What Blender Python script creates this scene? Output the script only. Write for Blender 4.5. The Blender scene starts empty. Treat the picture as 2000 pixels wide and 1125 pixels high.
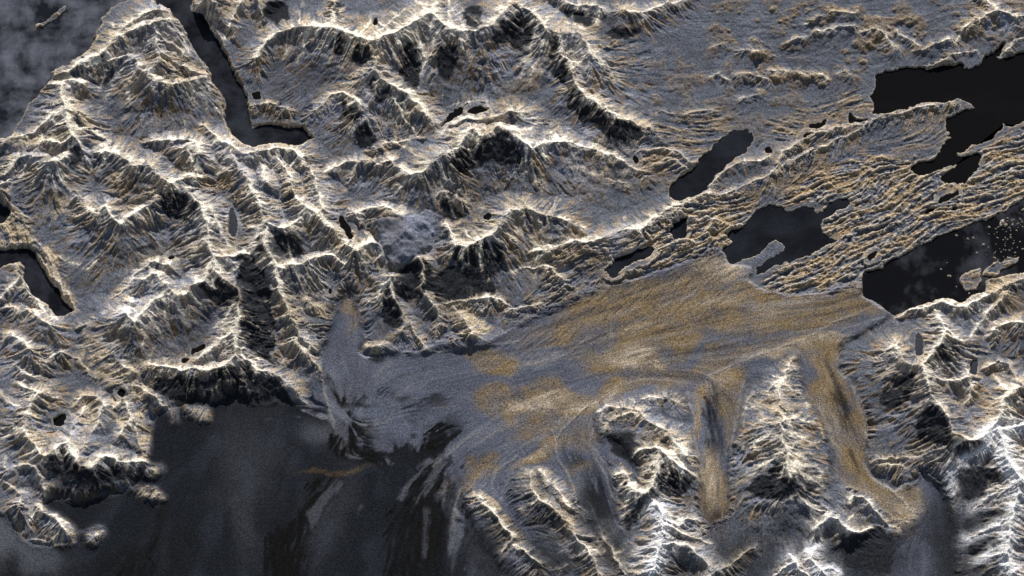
import bpy, bmesh, math, random
import numpy as np
from mathutils import Vector
random.seed(7)
S = 0.1                       # one traced unit (about 40 m of ground) = 0.1 Blender unit
TILT = math.radians(35.0)
D = 9000.0
ct, st = math.cos(TILT), math.sin(TILT)
scene = bpy.context.scene

# ------------------------------------------------------------------ survey geometry
def to_ground(x, y, z=0.0):
    """map position (traced survey coordinate x right, y down) -> ground x, y for a point at height z"""
    x = np.asarray(x, float); y = np.asarray(y, float); z = np.asarray(z, float)
    a = x - 1000.0; b = 562.5 - y
    dy = D * st + b * ct; dz = -D * ct + b * st
    k = (z - D * ct) / dz
    return 1000.0 + a * k, -D * st + dy * k

def to_map(gx, gy, gz):
    vx = gx - 1000.0; vy = gy + D * st; vz = gz - D * ct
    f = vy * st - vz * ct
    u = vy * ct + vz * st
    return 1000.0 + vx * D / f, 562.5 - u * D / f

# ------------------------------------------------------------------ noise
rng = np.random.default_rng(11)
TAB = rng.random((8, 256, 256)).astype(np.float32)
def vn(X, Y, cell, seed=0):
    x = X / cell + 37.3 * seed + 500; y = Y / cell + 91.7 * seed + 500
    xi = np.floor(x).astype(np.int32); yi = np.floor(y).astype(np.int32)
    fx = (x - xi).astype(np.float32); fy = (y - yi).astype(np.float32)
    fx = fx * fx * (3 - 2 * fx); fy = fy * fy * (3 - 2 * fy)
    t = TAB[seed % 8]; x0 = xi & 255; x1 = (xi + 1) & 255; y0 = yi & 255; y1 = (yi + 1) & 255
    a = t[y0, x0]; b = t[y0, x1]; c = t[y1, x0]; d = t[y1, x1]
    return (a + (b - a) * fx) * (1 - fy) + (c + (d - c) * fx) * fy - 0.5
def fbm(X, Y, cell, n=4, seed=0, gain=0.5):
    s = 0; a = 1.0
    for k in range(n):
        s = s + a * vn(X, Y, cell / 2 ** k, seed + k * 3); a *= gain
    return s * 2 * (1 - gain) * 1.6
def sstep(a, b, x):
    t = np.clip((x - a) / (b - a), 0, 1); return t * t * (3 - 2 * t)

# ------------------------------------------------------------------ map rasters
MX0, MY0, MW, MH = -120, -120, 2240, 1365
def raster(poly):
    m = np.zeros((MH, MW), bool); n = len(poly)
    px = np.array([p[0] for p in poly], float) - MX0; py = np.array([p[1] for p in poly], float) - MY0
    for r in range(max(0, int(py.min())), min(MH, int(py.max()) + 2)):
        yy = r + 0.5; xs = []
        for i in range(n):
            j = (i + 1) % n
            if (py[i] <= yy) != (py[j] <= yy):
                xs.append(px[i] + (yy - py[i]) / (py[j] - py[i]) * (px[j] - px[i]))
        xs.sort()
        for k in range(0, len(xs) - 1, 2):
            m[r, max(0, int(round(xs[k]))):max(0, int(round(xs[k + 1])))] = True
    return m
def box1(a, r, ax):
    c = np.cumsum(a, axis=ax, dtype=np.float64)
    n = a.shape[ax]; i = np.arange(n)
    hi = np.minimum(i + r, n - 1); lo = i - r - 1
    h = np.take(c, hi, axis=ax)
    l = np.take(c, np.maximum(lo, 0), axis=ax)
    sh = [1, 1]; sh[ax] = n
    l = l * (lo >= 0).reshape(sh)
    return ((h - l) / (2 * r + 1)).astype(np.float32)
def blur(a, r):
    a = a.astype(np.float32)
    for _ in range(2):
        a = box1(box1(a, r, 0), r, 1)
    return a
def samp(R, mx, my):
    x = np.clip(mx - MX0, 0, MW - 1.01); y = np.clip(my - MY0, 0, MH - 1.01)
    xi = x.astype(np.int32); yi = y.astype(np.int32); fx = (x - xi).astype(np.float32); fy = (y - yi).astype(np.float32)
    return (R[yi, xi] * (1 - fx) + R[yi, xi + 1] * fx) * (1 - fy) + (R[yi + 1, xi] * (1 - fx) + R[yi + 1, xi + 1] * fx) * fy

def soft(polys, r, pad=30):
    """soft-edged local mask of traced outlines: (array, x offset, y offset)"""
    xs = [p[0] for q in polys for p in q]; ys = [p[1] for q in polys for p in q]
    x0 = int(max(MX0, min(xs) - pad)); y0 = int(max(MY0, min(ys) - pad)); x1 = int(min(MX0 + MW, max(xs) + pad)); y1 = int(min(MY0 + MH, max(ys) + pad))
    m = np.zeros((y1 - y0, x1 - x0), np.float32)
    for poly in polys:
        n = len(poly)
        for rr in range(y1 - y0):
            yy = rr + y0 + .5; c = []
            for i in range(n):
                (ax, ay), (bx, by) = poly[i], poly[(i + 1) % n]
                if (ay <= yy) != (by <= yy): c.append(ax + (yy - ay) / (by - ay) * (bx - ax))
            c.sort()
            for k in range(0, len(c) - 1, 2): m[rr, max(0, int(round(c[k] - x0))):max(0, int(round(c[k + 1] - x0)))] = 1
    return blur(m, r), x0, y0
def lsamp(sm, mx, my):
    R, x0, y0 = sm; h, w_ = R.shape
    x = np.clip(mx - x0, 0, w_ - 1.01); y = np.clip(my - y0, 0, h - 1.01)
    xi = x.astype(np.int32); yi = y.astype(np.int32); fx = (x - xi).astype(np.float32); fy = (y - yi).astype(np.float32)
    return (R[yi, xi] * (1 - fx) + R[yi, xi + 1] * fx) * (1 - fy) + (R[yi + 1, xi] * (1 - fx) + R[yi + 1, xi + 1] * fx) * fy

# ------------------------------------------------------------------ traced data
HS = 1.0; SMUL = {12: 1.1, 13: 1.1, 14: .85, 15: 1.1, 16: 1.25, 17: 1.35, 18: 1.2, 19: 1.2, 20: 1.5};  GULLY = 1.0
SUN_EL = 28.0; SUN = 5.0; SKY = 0.06; EXPO = 0.22
MOUNTAINS = [
 ('mountain', 'broad pyramid mountain at top left between the mottled sea and the narrow fjord', [
  (34, 52, [(128,139),(160,121),(205,92),(235,70),(265,56),(298,47),(318,38)], {'cw':1.6}),
  (52, 20, [(318,38),(335,34),(350,58),(362,82),(372,105)], {'cw':1.4}),
  (30, 46, [(205,92),(225,72),(247,50),(275,35),(300,22),(322,20)]),
  (50, 24, [(318,40),(308,58),(312,70),(325,80),(345,90),(362,112)]),
  (36, 26, [(303,97),(315,108),(330,115),(350,128),(375,138),(395,146)]),
  (24, 46, [(168,134),(195,120),(225,112),(255,109),(262,118),(270,132),(283,139)], {'cw':1.5}),
  (46, 44, [(283,139),(295,132),(306,120),(310,106),(304,92),(308,70)]),
  (46, 34, [(290,140),(300,153),(325,162),(345,163),(365,162),(400,154)], {'cw':1.4}),
  (34, 14, [(365,162),(372,175),(385,182),(405,185),(420,200)]),
  (40, 8, [(270,135),(262,155),(250,185),(240,232)], {'s':0.89}),
  (24, 6, [(225,118),(205,150),(190,190)], {'s':0.96}),
  (30, 8, [(258,118),(235,150),(212,180),(195,222)], {'s':0.96}),
  (28, 6, [(245,60),(220,85),(195,105)]),
  (22, 10, [(400,160),(412,190),(428,215),(440,235)]),
 ]),
 ('mountain', 'ribbed double summit massif on the left edge below the mottled sea', [
  (26, 34, [(102,166),(120,158),(140,157),(155,166)], {'cw':1.4}),
  (34, 44, [(120,160),(118,188),(128,214)]),
  (22, 40, [(30,276),(60,262),(85,240),(110,222),(128,214),(150,217)], {'cw':1.5}),
  (38, 24, [(118,188),(133,205),(150,222),(165,240)]),
  (40, 46, [(128,214),(132,240),(140,262)]),
  (34, 14, [(148,250),(172,250),(195,265),(225,284)], {'cw':1.2}),
  (30, 44, [(72,290),(80,275),(100,270),(120,277),(140,262)]),
  (46, 18, [(140,262),(152,280),(168,305),(182,335)]),
  (22, 28, [(0,282),(15,277),(35,272)]),
  (20, 48, [(8,342),(35,306),(60,303),(80,303),(88,320),(104,316)], {'cw':1.5}),
  (48, 40, [(104,316),(118,312),(125,300)], {'cw':1.4}),
  (42, 14, [(110,325),(118,345),(135,372),(150,385)]),
  (26, 8, [(0,362),(22,345),(35,330)]),
  (22, 8, [(60,310),(40,345),(15,375)]),
  (20, 6, [(85,325),(70,360),(55,390)]),
 ]),
 ('mountain', 'sinuous cirque crest with bright scalloped rim left of centre', [
  (34, 56, [(197,298),(205,291),(222,291),(240,308),(262,320),(293,322),(307,334),(322,350)], {'cw':1.9}),
  (56, 44, [(322,350),(337,360),(353,353),(373,340)], {'cw':1.6}),
  (26, 42, [(293,275),(320,272),(345,275),(370,275),(385,287),(390,305)], {'cw':1.4}),
  (44, 28, [(368,284),(378,310),(392,345)]),
  (40, 16, [(385,287),(400,305),(412,322)]),
  (38, 8, [(310,335),(295,352),(278,372)], {'s':0.96}),
  (38, 8, [(250,318),(235,345),(222,365)], {'s':0.96}),
  (30, 6, [(210,295),(200,320),(195,345)], {'s':0.96}),
  (24, 46, [(145,374),(160,384),(175,405),(195,419),(206,402)], {'cw':1.5}),
  (46, 46, [(206,402),(215,415),(225,430),(238,437),(255,420),(275,410),(295,400),(306,385)], {'cw':1.5}),
  (34, 8, [(200,418),(215,450),(232,475)], {'s':0.89}),
  (28, 6, [(150,385),(125,410),(105,430)]),
  (30, 52, [(322,352),(350,362),(370,378),(388,395)]),
  (52, 50, [(388,395),(398,405),(405,440),(408,470),(420,503)], {'s':0.81}),
  (46, 20, [(383,380),(402,397),(417,418),(432,443),(443,468),(455,484)], {'cw':1.3}),
  (36, 8, [(398,408),(388,430),(375,455)], {'s':0.96}),
  (36, 8, [(406,445),(390,465),(370,492)], {'s':0.96}),
  (36, 8, [(408,470),(388,492),(365,515)], {'s':0.96}),
  (50, 30, [(420,503),(440,502),(460,500),(480,496),(500,498)]),
  (12, 8, [(70,470),(90,500),(110,540),(130,580),(145,608)], {'s':0.59}),
  (12, 5, [(115,500),(140,512),(165,530),(185,520)], {'s':0.59}),
 ]),
 ('mountain', 'long winding crest with dark southern flank around the central left basin', [
  (50, 44, [(420,503),(400,542),(377,555),(362,570),(345,574),(325,565)], {'cw':1.2}),
  (44, 46, [(325,565),(300,590),(277,616),(257,628),(240,612)], {'cw':1.5}),
  (14, 34, [(222,580),(240,562),(268,532),(295,512),(330,514)], {'cw':1.6}),
  (34, 40, [(275,545),(292,532),(302,535),(320,562)]),
  (20, 34, [(240,612),(250,605),(255,590)]),
  (18, 10, [(160,640),(190,615),(220,600)]),
  (50, 46, [(420,503),(425,530),(442,548),(460,562),(466,590),(468,620)], {'s':0.96}),
  (40, 6, [(322,568),(330,590),(345,620)], {'s':0.96}),
  (34, 6, [(300,595),(285,625),(270,650)], {'s':0.96}),
  (46, 30, [(468,620),(460,648),(430,668),(405,685),(385,700)], {'cw':1.3}),
  (40, 8, [(466,590),(445,625),(420,650)], {'s':0.89}),
  (46, 44, [(468,620),(462,650),(457,675),(457,695)]),
  (44, 30, [(457,695),(440,710),(417,718),(383,722),(350,722),(320,714),(292,711)], {'cw':1.8}),
  (40, 22, [(457,690),(475,700),(490,712),(500,724),(533,729),(563,746)], {'cw':1.1}),
  (26, 16, [(563,746),(575,772),(597,790)]),
  (24, 8, [(500,728),(505,760),(515,790)], {'s':0.89}),
  (24, 8, [(440,712),(445,745),(455,775)], {'s':0.89}),
  (24, 8, [(535,730),(540,760),(550,785)], {'s':0.89}),
 ]),
 ('mountain', 'three parallel feathered ridges descending south between narrow blue valleys', [
  (22, 40, [(398,246),(410,260),(425,278),(445,281)], {'cw':1.2}),
  (40, 30, [(445,281),(460,290),(480,297),(510,292),(545,287),(575,292),(590,305)], {'cw':1.6}),
  (36, 46, [(445,281),(452,305),(470,330),(490,355),(503,380),(512,405),(518,430)], {'s':0.81}),
  (22, 38, [(500,300),(512,320),(522,350)], {'s':0.81}),
  (28, 36, [(540,290),(552,320),(565,350),(577,382)], {'s':0.81}),
  (36, 46, [(577,382),(600,405)], {'s':0.81}),
  (26, 44, [(590,300),(608,345),(622,385),(633,428)], {'s':0.89}),
  (46, 36, [(600,405),(633,428),(657,452),(680,476)], {'cw':1.6}),
  (46, 36, [(518,430),(530,440),(550,447),(570,447),(583,432),(600,405)], {'cw':1.3}),
 ]),
 ('mountain', 'dark ribbed ridges left of the narrow glacier tongue', [
  (44, 46, [(516,430),(514,455),(515,472)]),
  (44, 14, [(514,440),(503,462),(490,492)]),
  (46, 44, [(515,470),(525,500),(535,518),(550,523),(566,515)], {'cw':1.5}),
  (44, 30, [(566,515),(590,512),(615,503),(640,495),(657,498),(672,516)], {'cw':1.6}),
  (40, 12, [(525,500),(510,515),(500,530)]),
  (44, 36, [(537,522),(542,560),(558,590),(572,618)], {'s':0.89}),
  (36, 22, [(572,618),(585,650),(602,672),(602,700)], {'s':0.89}),
  (40, 12, [(605,508),(622,540),(636,562),(640,585)], {'s':0.89}),
  (34, 8, [(575,520),(585,550),(600,580),(608,610)], {'s':0.89}),
  (30, 6, [(560,590),(540,600),(527,612)], {'s':0.96}),
  (30, 6, [(572,618),(552,630),(530,660)], {'s':0.96}),
  (30, 18, [(575,655),(590,680),(608,695),(624,720)], {'cw':1.2}),
  (24, 14, [(600,585),(618,592),(630,608)], {'s':0.52}),
  (24, 8, [(575,655),(560,680),(550,710)], {'s':0.89}),
 ]),
 ('mountain', 'continuous bright crest line across the top with black hollows beneath it', [
  (24, 50, [(498,110),(520,81),(543,67),(573,53),(610,47),(650,50)], {'cw':1.8}),
  (50, 56, [(650,50),(673,63),(700,73),(730,77),(753,70),(783,57),(817,37),(847,25)], {'cw':2.0}),
  (56, 50, [(847,25),(860,37),(877,57),(900,62),(933,63),(957,47),(980,20),(1000,8)], {'cw':1.8}),
  (48, 16, [(650,50),(653,25),(648,0)]),
  (40, 14, [(700,70),(718,55),(730,35)]),
  (36, 14, [(745,62),(765,40),(790,28)]),
  (50, 26, [(847,25),(850,5),(852,-20)]),
  (34, 16, [(900,60),(888,30),(870,5)]),
  (44, 12, [(805,48),(780,90),(762,128)], {'s':1.04}),
  (44, 14, [(812,55),(818,90),(832,125),(828,145)], {'s':1.04}),
  (40, 8, [(862,60),(850,90),(838,120)], {'s':1.04}),
  (36, 8, [(660,60),(652,95),(645,130)], {'s':1.04}),
  (28, 8, [(695,80),(685,115),(665,142)], {'s':0.96}),
  (30, 6, [(575,60),(560,100),(555,125)], {'s':0.96}),
  (30, 6, [(612,52),(600,90),(585,130)], {'s':0.96}),
  (32, 8, [(900,66),(905,100),(920,130)], {'s':0.96}),
  (26, 50, [(733,80),(730,105),(728,130)]),
  (50, 28, [(728,135),(742,152),(765,166),(790,180),(810,196),(830,214),(848,236)], {'cw':1.5}),
  (44, 20, [(728,130),(710,150),(692,163),(675,172)]),
  (44, 36, [(738,148),(736,170),(732,190)]),
  (18, 36, [(612,216),(627,200),(647,187),(670,182),(690,194),(705,205)], {'cw':1.2}),
  (30, 12, [(700,205),(706,232),(722,240),(742,250)]),
  (36, 12, [(765,190),(775,210),(790,226),(806,246),(816,272)], {'s':0.89}),
  (30, 10, [(690,196),(680,230),(690,262)], {'s':0.89}),
  (12, 16, [(490,203),(515,200),(538,207),(556,213)]),
  (22, 12, [(735,292),(765,280),(800,278)]),
  (12, 44, [(378,18),(392,10),(408,-10)]),
  (26, 6, [(430,-5),(412,40),(440,90)]),
  (30, 8, [(470,-5),(455,40),(440,75)], {'s':0.81}),
  (34, 10, [(505,-10),(512,25),(508,60)], {'s':0.89}),
  (26, 6, [(1000,12),(975,45),(960,90)], {'s':0.96}),
 ]),
 ('mountain', 'jagged black-ribbed escarpment right of the top centre with gentle grey back slope', [
  (40, 48, [(1000,28),(1018,18),(1040,25),(1054,40),(1068,58)], {'cw':1.3}),
  (46, 44, [(1068,58),(1100,60),(1127,64),(1143,82),(1153,107)], {'cw':1.4, 's':0.52}),
  (40, 16, [(1153,107),(1180,134),(1213,155)], {'cw':1.3, 's':0.37}),
  (44, 42, [(1068,58),(1090,70),(1092,105),(1112,120)], {'s':1.04}),
  (42, 42, [(1112,120),(1118,160),(1143,186),(1163,198),(1182,218)], {'s':0.81}),
  (42, 22, [(1182,218),(1213,231),(1233,240),(1262,252)], {'cw':1.2}),
  (32, 6, [(1052,45),(1040,90),(1018,165)], {'s':1.04}),
  (32, 6, [(1066,64),(1055,110),(1030,178)], {'s':1.04}),
  (30, 6, [(1092,105),(1080,140),(1070,165)], {'s':1.04}),
  (30, 6, [(1115,150),(1098,185),(1092,205)], {'s':1.04}),
  (30, 6, [(1130,175),(1118,205),(1112,222)], {'s':1.04}),
  (30, 6, [(1150,192),(1142,215),(1138,228)], {'s':1.04}),
  (28, 10, [(1215,18),(1252,23),(1283,11),(1317,5),(1345,-8)], {'s':0.44}),
  (24, 28, [(1085,-10),(1105,5),(1140,10),(1175,18)]),
  (20, 12, [(1110,50),(1135,62),(1155,85),(1168,120)]),
 ]),
 ('mountain', 'scalloped white central crest with a ring shaped corrie and black slopes below', [
  (14, 34, [(632,341),(655,325),(680,315),(713,313),(738,320),(763,312)], {'cw':1.5}),
  (34, 54, [(763,312),(783,323),(800,337),(823,334),(840,318),(867,300)], {'cw':2.0}),
  (50, 56, [(867,300),(893,284),(908,255),(923,250),(937,267),(950,267),(973,247),(987,257),(1000,258)], {'cw':2.2}),
  (26, 46, [(862,258),(880,240),(905,228),(935,232),(967,230),(1000,216)], {'cw':1.7}),
  (44, 18, [(1000,216),(1030,230),(1050,240)]),
  (54, 38, [(1000,258),(1020,277),(1043,286),(1067,278),(1100,276)], {'cw':2.0}),
  (38, 14, [(1100,276),(1135,285),(1170,298),(1205,307),(1232,325),(1250,334)], {'cw':1.6, 's':0.52}),
  (14, 16, [(900,232),(903,212),(915,202),(935,196),(951,201),(957,212),(947,224)], {'s':1.04}),
  (16, 14, [(1028,266),(1040,248),(1060,240),(1080,240),(1078,255),(1060,270)], {'s':1.04}),
  (28, 6, [(700,316),(690,340),(670,370)], {'s':0.74}),
  (46, 14, [(858,312),(865,345),(882,375),(895,395)], {'s':0.96}),
  (40, 8, [(815,340),(790,365),(765,385)], {'s':0.89}),
  (36, 8, [(938,272),(932,300),(922,325)], {'s':1.04}),
  (14, 12, [(1228,291),(1250,293),(1275,292),(1300,294),(1330,298),(1350,315)], {'cw':1.2}),
  (12, 10, [(1280,322),(1305,315),(1330,318),(1350,335)]),
  (10, 14, [(1120,330),(1150,345),(1185,350),(1215,362)]),
  (20, 10, [(1010,330),(1040,350),(1060,380)]),
 ]),
 ('mountain', 'massif with a smooth bluish snow cap above the centre of the picture', [
  (18, 42, [(687,428),(700,412),(717,404),(747,402),(768,418),(783,424)], {'cw':1.6}),
  (30, 14, [(700,415),(712,435),(725,450)]),
  (44, 36, [(697,487),(712,478),(728,470),(745,480),(748,498)], {'cw':1.4}),
  (42, 44, [(680,476),(697,487)]),
  (44, 12, [(760,541),(748,572),(730,592),(705,609)], {'cw':1.4}),
  (40, 14, [(758,545),(775,590),(790,612),(793,652)], {'s':0.89}),
  (40, 24, [(820,505),(826,540),(830,570),(845,600)], {'s':0.89}),
  (26, 10, [(845,595),(855,625),(850,655)], {'s':0.89}),
  (34, 46, [(868,440),(885,473),(907,478),(930,465),(957,455)], {'cw':1.5}),
  (46, 46, [(957,455),(975,442),(985,422),(1000,410),(1027,407)], {'cw':1.6}),
  (46, 16, [(1027,407),(1067,418),(1110,432),(1140,445),(1155,465)], {'cw':1.5, 's':0.52}),
  (34, 10, [(868,372),(880,400),(895,425)], {'s':0.89}),
  (30, 6, [(890,385),(910,405),(940,412)], {'s':0.81}),
  (40, 8, [(978,445),(990,462),(1005,480)], {'s':0.89}),
  (38, 10, [(905,480),(902,510),(908,538)], {'s':0.96}),
  (38, 10, [(935,468),(932,500),(938,535)], {'s':0.96}),
  (12, 22, [(860,590),(887,586),(915,583),(950,580)]),
  (22, 10, [(950,580),(980,592),(1010,608)]),
  (24, 12, [(787,640),(797,622),(815,650),(838,680)], {'s':0.74}),
  (10, 20, [(700,690),(718,674),(745,676)], {'s':0.59}),
  (12, 26, [(880,590),(905,620),(920,650)], {'s':0.59}),
 ]),
 ('mountain', 'long low curving ridge running right from the centre towards the fjords', [
  (26, 30, [(1040,486),(1067,485),(1110,478),(1153,472),(1200,458)], {'cw':1.6, 's':0.59}),
  (30, 18, [(1200,458),(1233,448),(1273,432),(1300,416),(1327,399),(1350,388),(1385,378)], {'cw':1.6, 's':0.59}),
  (14, 14, [(1388,367),(1400,347),(1427,327),(1467,313),(1500,306)], {'cw':1.4}),
  (12, 12, [(1410,380),(1450,362),(1490,348),(1520,327)], {'cw':1.2}),
  (14, 12, [(1500,345),(1520,327),(1533,297),(1545,283),(1583,267),(1633,250),(1677,240)], {'cw':1.4}),
  (12, 10, [(1520,335),(1560,310),(1610,285),(1660,258),(1713,228)], {'cw':1.3}),
  (12, 10, [(1713,228),(1793,208),(1853,201)], {'cw':1.0}),
  (14, 22, [(1008,532),(1030,523),(1060,520),(1080,530),(1096,548)], {'cw':1.1}),
  (18, 8, [(1000,610),(1040,600),(1080,590)]),
  (12, 16, [(1275,495),(1300,480),(1330,472),(1360,470)]),
  (12, 16, [(1345,430),(1375,420),(1390,430),(1380,450)]),
 ]),
 ('mountain', 'ribbed bright mountain with tarns in the lower right beside the glacier front', [
  (8, 26, [(1747,618),(1770,606),(1800,598),(1822,591),(1845,589)], {'cw':1.4}),
  (26, 22, [(1845,589),(1870,600),(1890,602),(1915,582),(1950,570),(1980,556),(2005,545)], {'cw':1.6}),
  (20, 44, [(1830,597),(1838,625),(1842,648)], {'s':0.81}),
  (44, 46, [(1842,648),(1835,670),(1818,688),(1797,708)], {'s':0.81}),
  (40, 10, [(1840,636),(1862,655),(1882,670)], {'s':0.81}),
  (20, 40, [(1712,698),(1732,686),(1750,673)]),
  (40, 48, [(1750,673),(1756,690),(1768,708),(1797,711)]),
  (34, 10, [(1768,708),(1745,725),(1720,745)], {'s':0.81}),
  (34, 8, [(1780,712),(1760,740),(1740,770)], {'s':0.81}),
  (36, 8, [(1797,711),(1785,750),(1760,790)], {'s':0.81}),
  (50, 54, [(1797,711),(1808,745),(1820,777),(1843,802),(1863,842)], {'cw':1.5}),
  (54, 46, [(1863,842),(1883,854),(1917,851),(1950,820),(1963,785),(1980,762),(2003,750)], {'cw':1.5}),
  (40, 8, [(1812,755),(1808,800),(1793,850)], {'s':0.96}),
  (40, 36, [(1797,711),(1828,742),(1850,749),(1875,745),(1888,735)], {'s':0.89}),
  (16, 20, [(1835,730),(1845,713),(1865,707),(1883,713),(1887,728)], {'s':0.89}),
  (34, 24, [(1888,735),(1895,755),(1890,780)]),
  (14, 32, [(1928,652),(1945,635),(1980,626),(2003,630)], {'cw':1.3}),
  (14, 28, [(1918,722),(1950,708),(1972,716),(1992,748)], {'cw':1.2}),
  (12, 24, [(1892,660),(1903,640),(1925,622),(1948,592),(1965,575)]),
  (24, 6, [(1945,640),(1940,665),(1932,690)], {'s':0.89}),
 ]),
 ('mountain', 'snow covered white crest running down the lower right corner', [
  (46, 50, [(1930,848),(1952,838),(1957,860),(1963,890),(1990,937)], {'white':1.0, 'cw':2.0}),
  (46, 40, [(1990,937),(1982,983),(1973,1033),(1967,1077),(1983,1118)], {'white':.75, 'cw':1.4}),
  (44, 40, [(1952,838),(1975,832),(2005,830)], {'white':.5}),
  (46, 10, [(1940,850),(1915,880),(1878,903),(1862,935),(1858,968)], {'white':.6}),
  (44, 10, [(1985,945),(1943,970),(1915,985),(1893,1000)], {'white':.5}),
  (40, 8, [(1976,1008),(1935,1030),(1905,1045),(1883,1056)], {'white':.6}),
  (38, 12, [(1968,1078),(1940,1080),(1915,1095)], {'white':.7}),
  (40, 20, [(1963,890),(1985,900),(2010,905)], {'white':.4}),
  (30, 10, [(1990,935),(2000,960),(2010,990)], {'white':.4}),
 ]),
 ('mountain', 'spruce shaped mountain of chevron ribs between the two southern glacier arms', [
  (16, 50, [(1548,700),(1532,730),(1524,765),(1520,790),(1523,820)], {'s':0.89}),
  (56, 52, [(1523,820),(1525,850),(1532,878),(1540,905),(1545,935)], {'s':0.81}),
  (44, 8, [(1523,790),(1548,812),(1583,840)], {'s':0.89}),
  (44, 8, [(1521,790),(1500,812),(1465,845)], {'s':0.89}),
  (50, 10, [(1523,820),(1548,850),(1580,880)], {'s':0.89}),
  (50, 10, [(1523,822),(1500,848),(1450,888)], {'s':0.89}),
  (48, 10, [(1532,876),(1562,897),(1605,932)], {'s':0.89}),
  (48, 10, [(1531,876),(1508,902),(1470,930),(1430,950)], {'s':0.89}),
  (44, 10, [(1540,905),(1565,930),(1605,955)], {'s':0.89}),
  (40, 8, [(1540,910),(1525,945),(1515,975)], {'s':0.96}),
  (34, 8, [(1545,920),(1560,950),(1575,975)], {'s':0.96}),
  (30, 10, [(1528,750),(1552,770),(1582,800)], {'s':0.81}),
  (30, 10, [(1524,750),(1500,768),(1468,800)], {'s':0.81}),
  (20, 8, [(1470,770),(1450,800),(1440,830)]),
 ]),
 ('mountain', 'crumpled mountain with broad rounded ledges right of the swirling ice and left of the southern arm', [
  (14, 26, [(1165,817),(1190,797),(1220,800),(1250,808)], {'cw':1.4, 's':0.52}),
  (26, 34, [(1250,808),(1275,828),(1305,845),(1325,868),(1340,888)], {'cw':1.6, 's':0.67}),
  (16, 20, [(1240,790),(1280,780),(1310,775),(1325,785)], {'s':0.52}),
  (14, 26, [(1182,843),(1195,825),(1220,812),(1245,812)], {'cw':1.0}),
  (24, 46, [(1235,893),(1255,877),(1280,872),(1300,882)], {'cw':1.7}),
  (46, 20, [(1300,882),(1325,903),(1345,922),(1362,936)], {'cw':1.7}),
  (46, 46, [(1287,890),(1284,920),(1276,950),(1262,963)], {'s':0.89}),
  (20, 44, [(1197,927),(1218,924),(1238,948),(1260,963)], {'cw':1.6}),
  (44, 14, [(1276,952),(1290,968),(1308,982)]),
  (36, 6, [(1225,935),(1212,955),(1205,975)], {'s':0.96}),
  (40, 6, [(1240,955),(1225,980),(1215,1000)], {'s':0.96}),
  (42, 6, [(1262,965),(1245,985),(1222,1005),(1212,1020)], {'s':0.96}),
  (40, 8, [(1300,885),(1303,915),(1302,950)], {'s':1.04}),
  (36, 8, [(1318,900),(1328,930),(1332,955)], {'s':1.04}),
  (36, 8, [(1285,905),(1265,925),(1245,930)], {'s':0.96}),
 ]),
 ('mountain', 'white snow spine with splayed spurs at the bottom edge right of centre', [
  (44, 50, [(1286,985),(1294,1010),(1292,1043),(1284,1077),(1276,1112)], {'white':1.0, 'cw':1.8}),
  (46, 24, [(1290,1064),(1320,1060),(1350,1072),(1370,1090),(1388,1108),(1390,1130)], {'white':.3, 'cw':1.3}),
  (42, 18, [(1294,1010),(1325,1018),(1357,1015)], {'white':.3}),
  (36, 14, [(1310,1025),(1350,1045),(1385,1065)]),
  (42, 8, [(1288,990),(1262,1002),(1240,1020),(1222,1035)]),
  (42, 8, [(1284,1075),(1255,1085),(1235,1105)], {'white':.3}),
  (38, 12, [(1282,1085),(1270,1110),(1265,1135)], {'white':.4}),
  (24, 22, [(1390,1125),(1420,1110),(1450,1080),(1480,1068)]),
 ]),
 ('mountain', 'thin herringbone ridge running to the bottom edge left of the snow spine', [
  (14, 24, [(1055,925),(1075,945),(1095,960),(1115,990)], {'cw':1.2}),
  (16, 8, [(1115,990),(1135,1010),(1140,1040)]),
  (24, 8, [(1050,975),(1035,990),(1020,995)]),
  (12, 18, [(1130,960),(1128,985),(1142,1000)]),
  (16, 24, [(1172,1035),(1185,1060),(1200,1085),(1225,1120)]),
  (24, 8, [(1050,1095),(1070,1105),(1090,1130)]),
  (20, 30, [(1033,926),(1040,950),(1052,972),(1077,984)]),
  (30, 38, [(1077,984),(1097,1010),(1120,1037),(1140,1070),(1172,1120)], {'cw':1.2}),
  (34, 10, [(1125,1042),(1150,1045),(1170,1062)]),
  (34, 8, [(1128,1050),(1112,1065),(1102,1085)]),
  (30, 8, [(1098,1015),(1090,1035),(1077,1046)]),
  (30, 8, [(1140,1068),(1160,1078),(1175,1095)], {'s':0.89}),
  (30, 8, [(1142,1075),(1120,1090),(1105,1100)], {'s':0.89}),
  (22, 26, [(1000,1060),(1023,1074),(1053,1097)]),
  (14, 20, [(1068,1118),(1085,1110),(1105,1108)]),
 ]),
 ('rocky_outcrop', 'pale elongated nunatak rising from the dark ice at the bottom, leftmost of the pair', [
  (18, 24, [(892,1008),(897,1036),(910,1057)], {'cw':2.2, 's':1.18}),
  (24, 20, [(910,1057),(922,1078),(932,1096)], {'cw':2.0, 's':1.18}),
  (14, 18, [(868,1059),(882,1074),(905,1088),(925,1100)], {'cw':1.4, 's':0.89}),
 ]),
 ('rocky_outcrop', 'pale elongated nunatak at the bottom just left of the herringbone ridge', [
  (20, 26, [(932,965),(943,982),(958,995)], {'cw':2.6, 's':1.04}),
  (26, 26, [(958,995),(975,1012),(997,1045)], {'cw':2.2, 's':0.96}),
  (26, 12, [(997,1045),(985,1075),(972,1100)], {'cw':1.4, 's':0.89}),
 ]),
 ('mountain', 'curving crest below the eastern glacier arm beside the grey snow trough', [
  (16, 34, [(1500,1006),(1520,991),(1540,985),(1560,970)], {'cw':1.4}),
  (34, 22, [(1560,970),(1578,986),(1600,1000),(1620,1008)]),
  (30, 40, [(1595,1034),(1618,1014),(1640,1015),(1660,1030)], {'cw':1.8, 'white':.4}),
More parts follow.
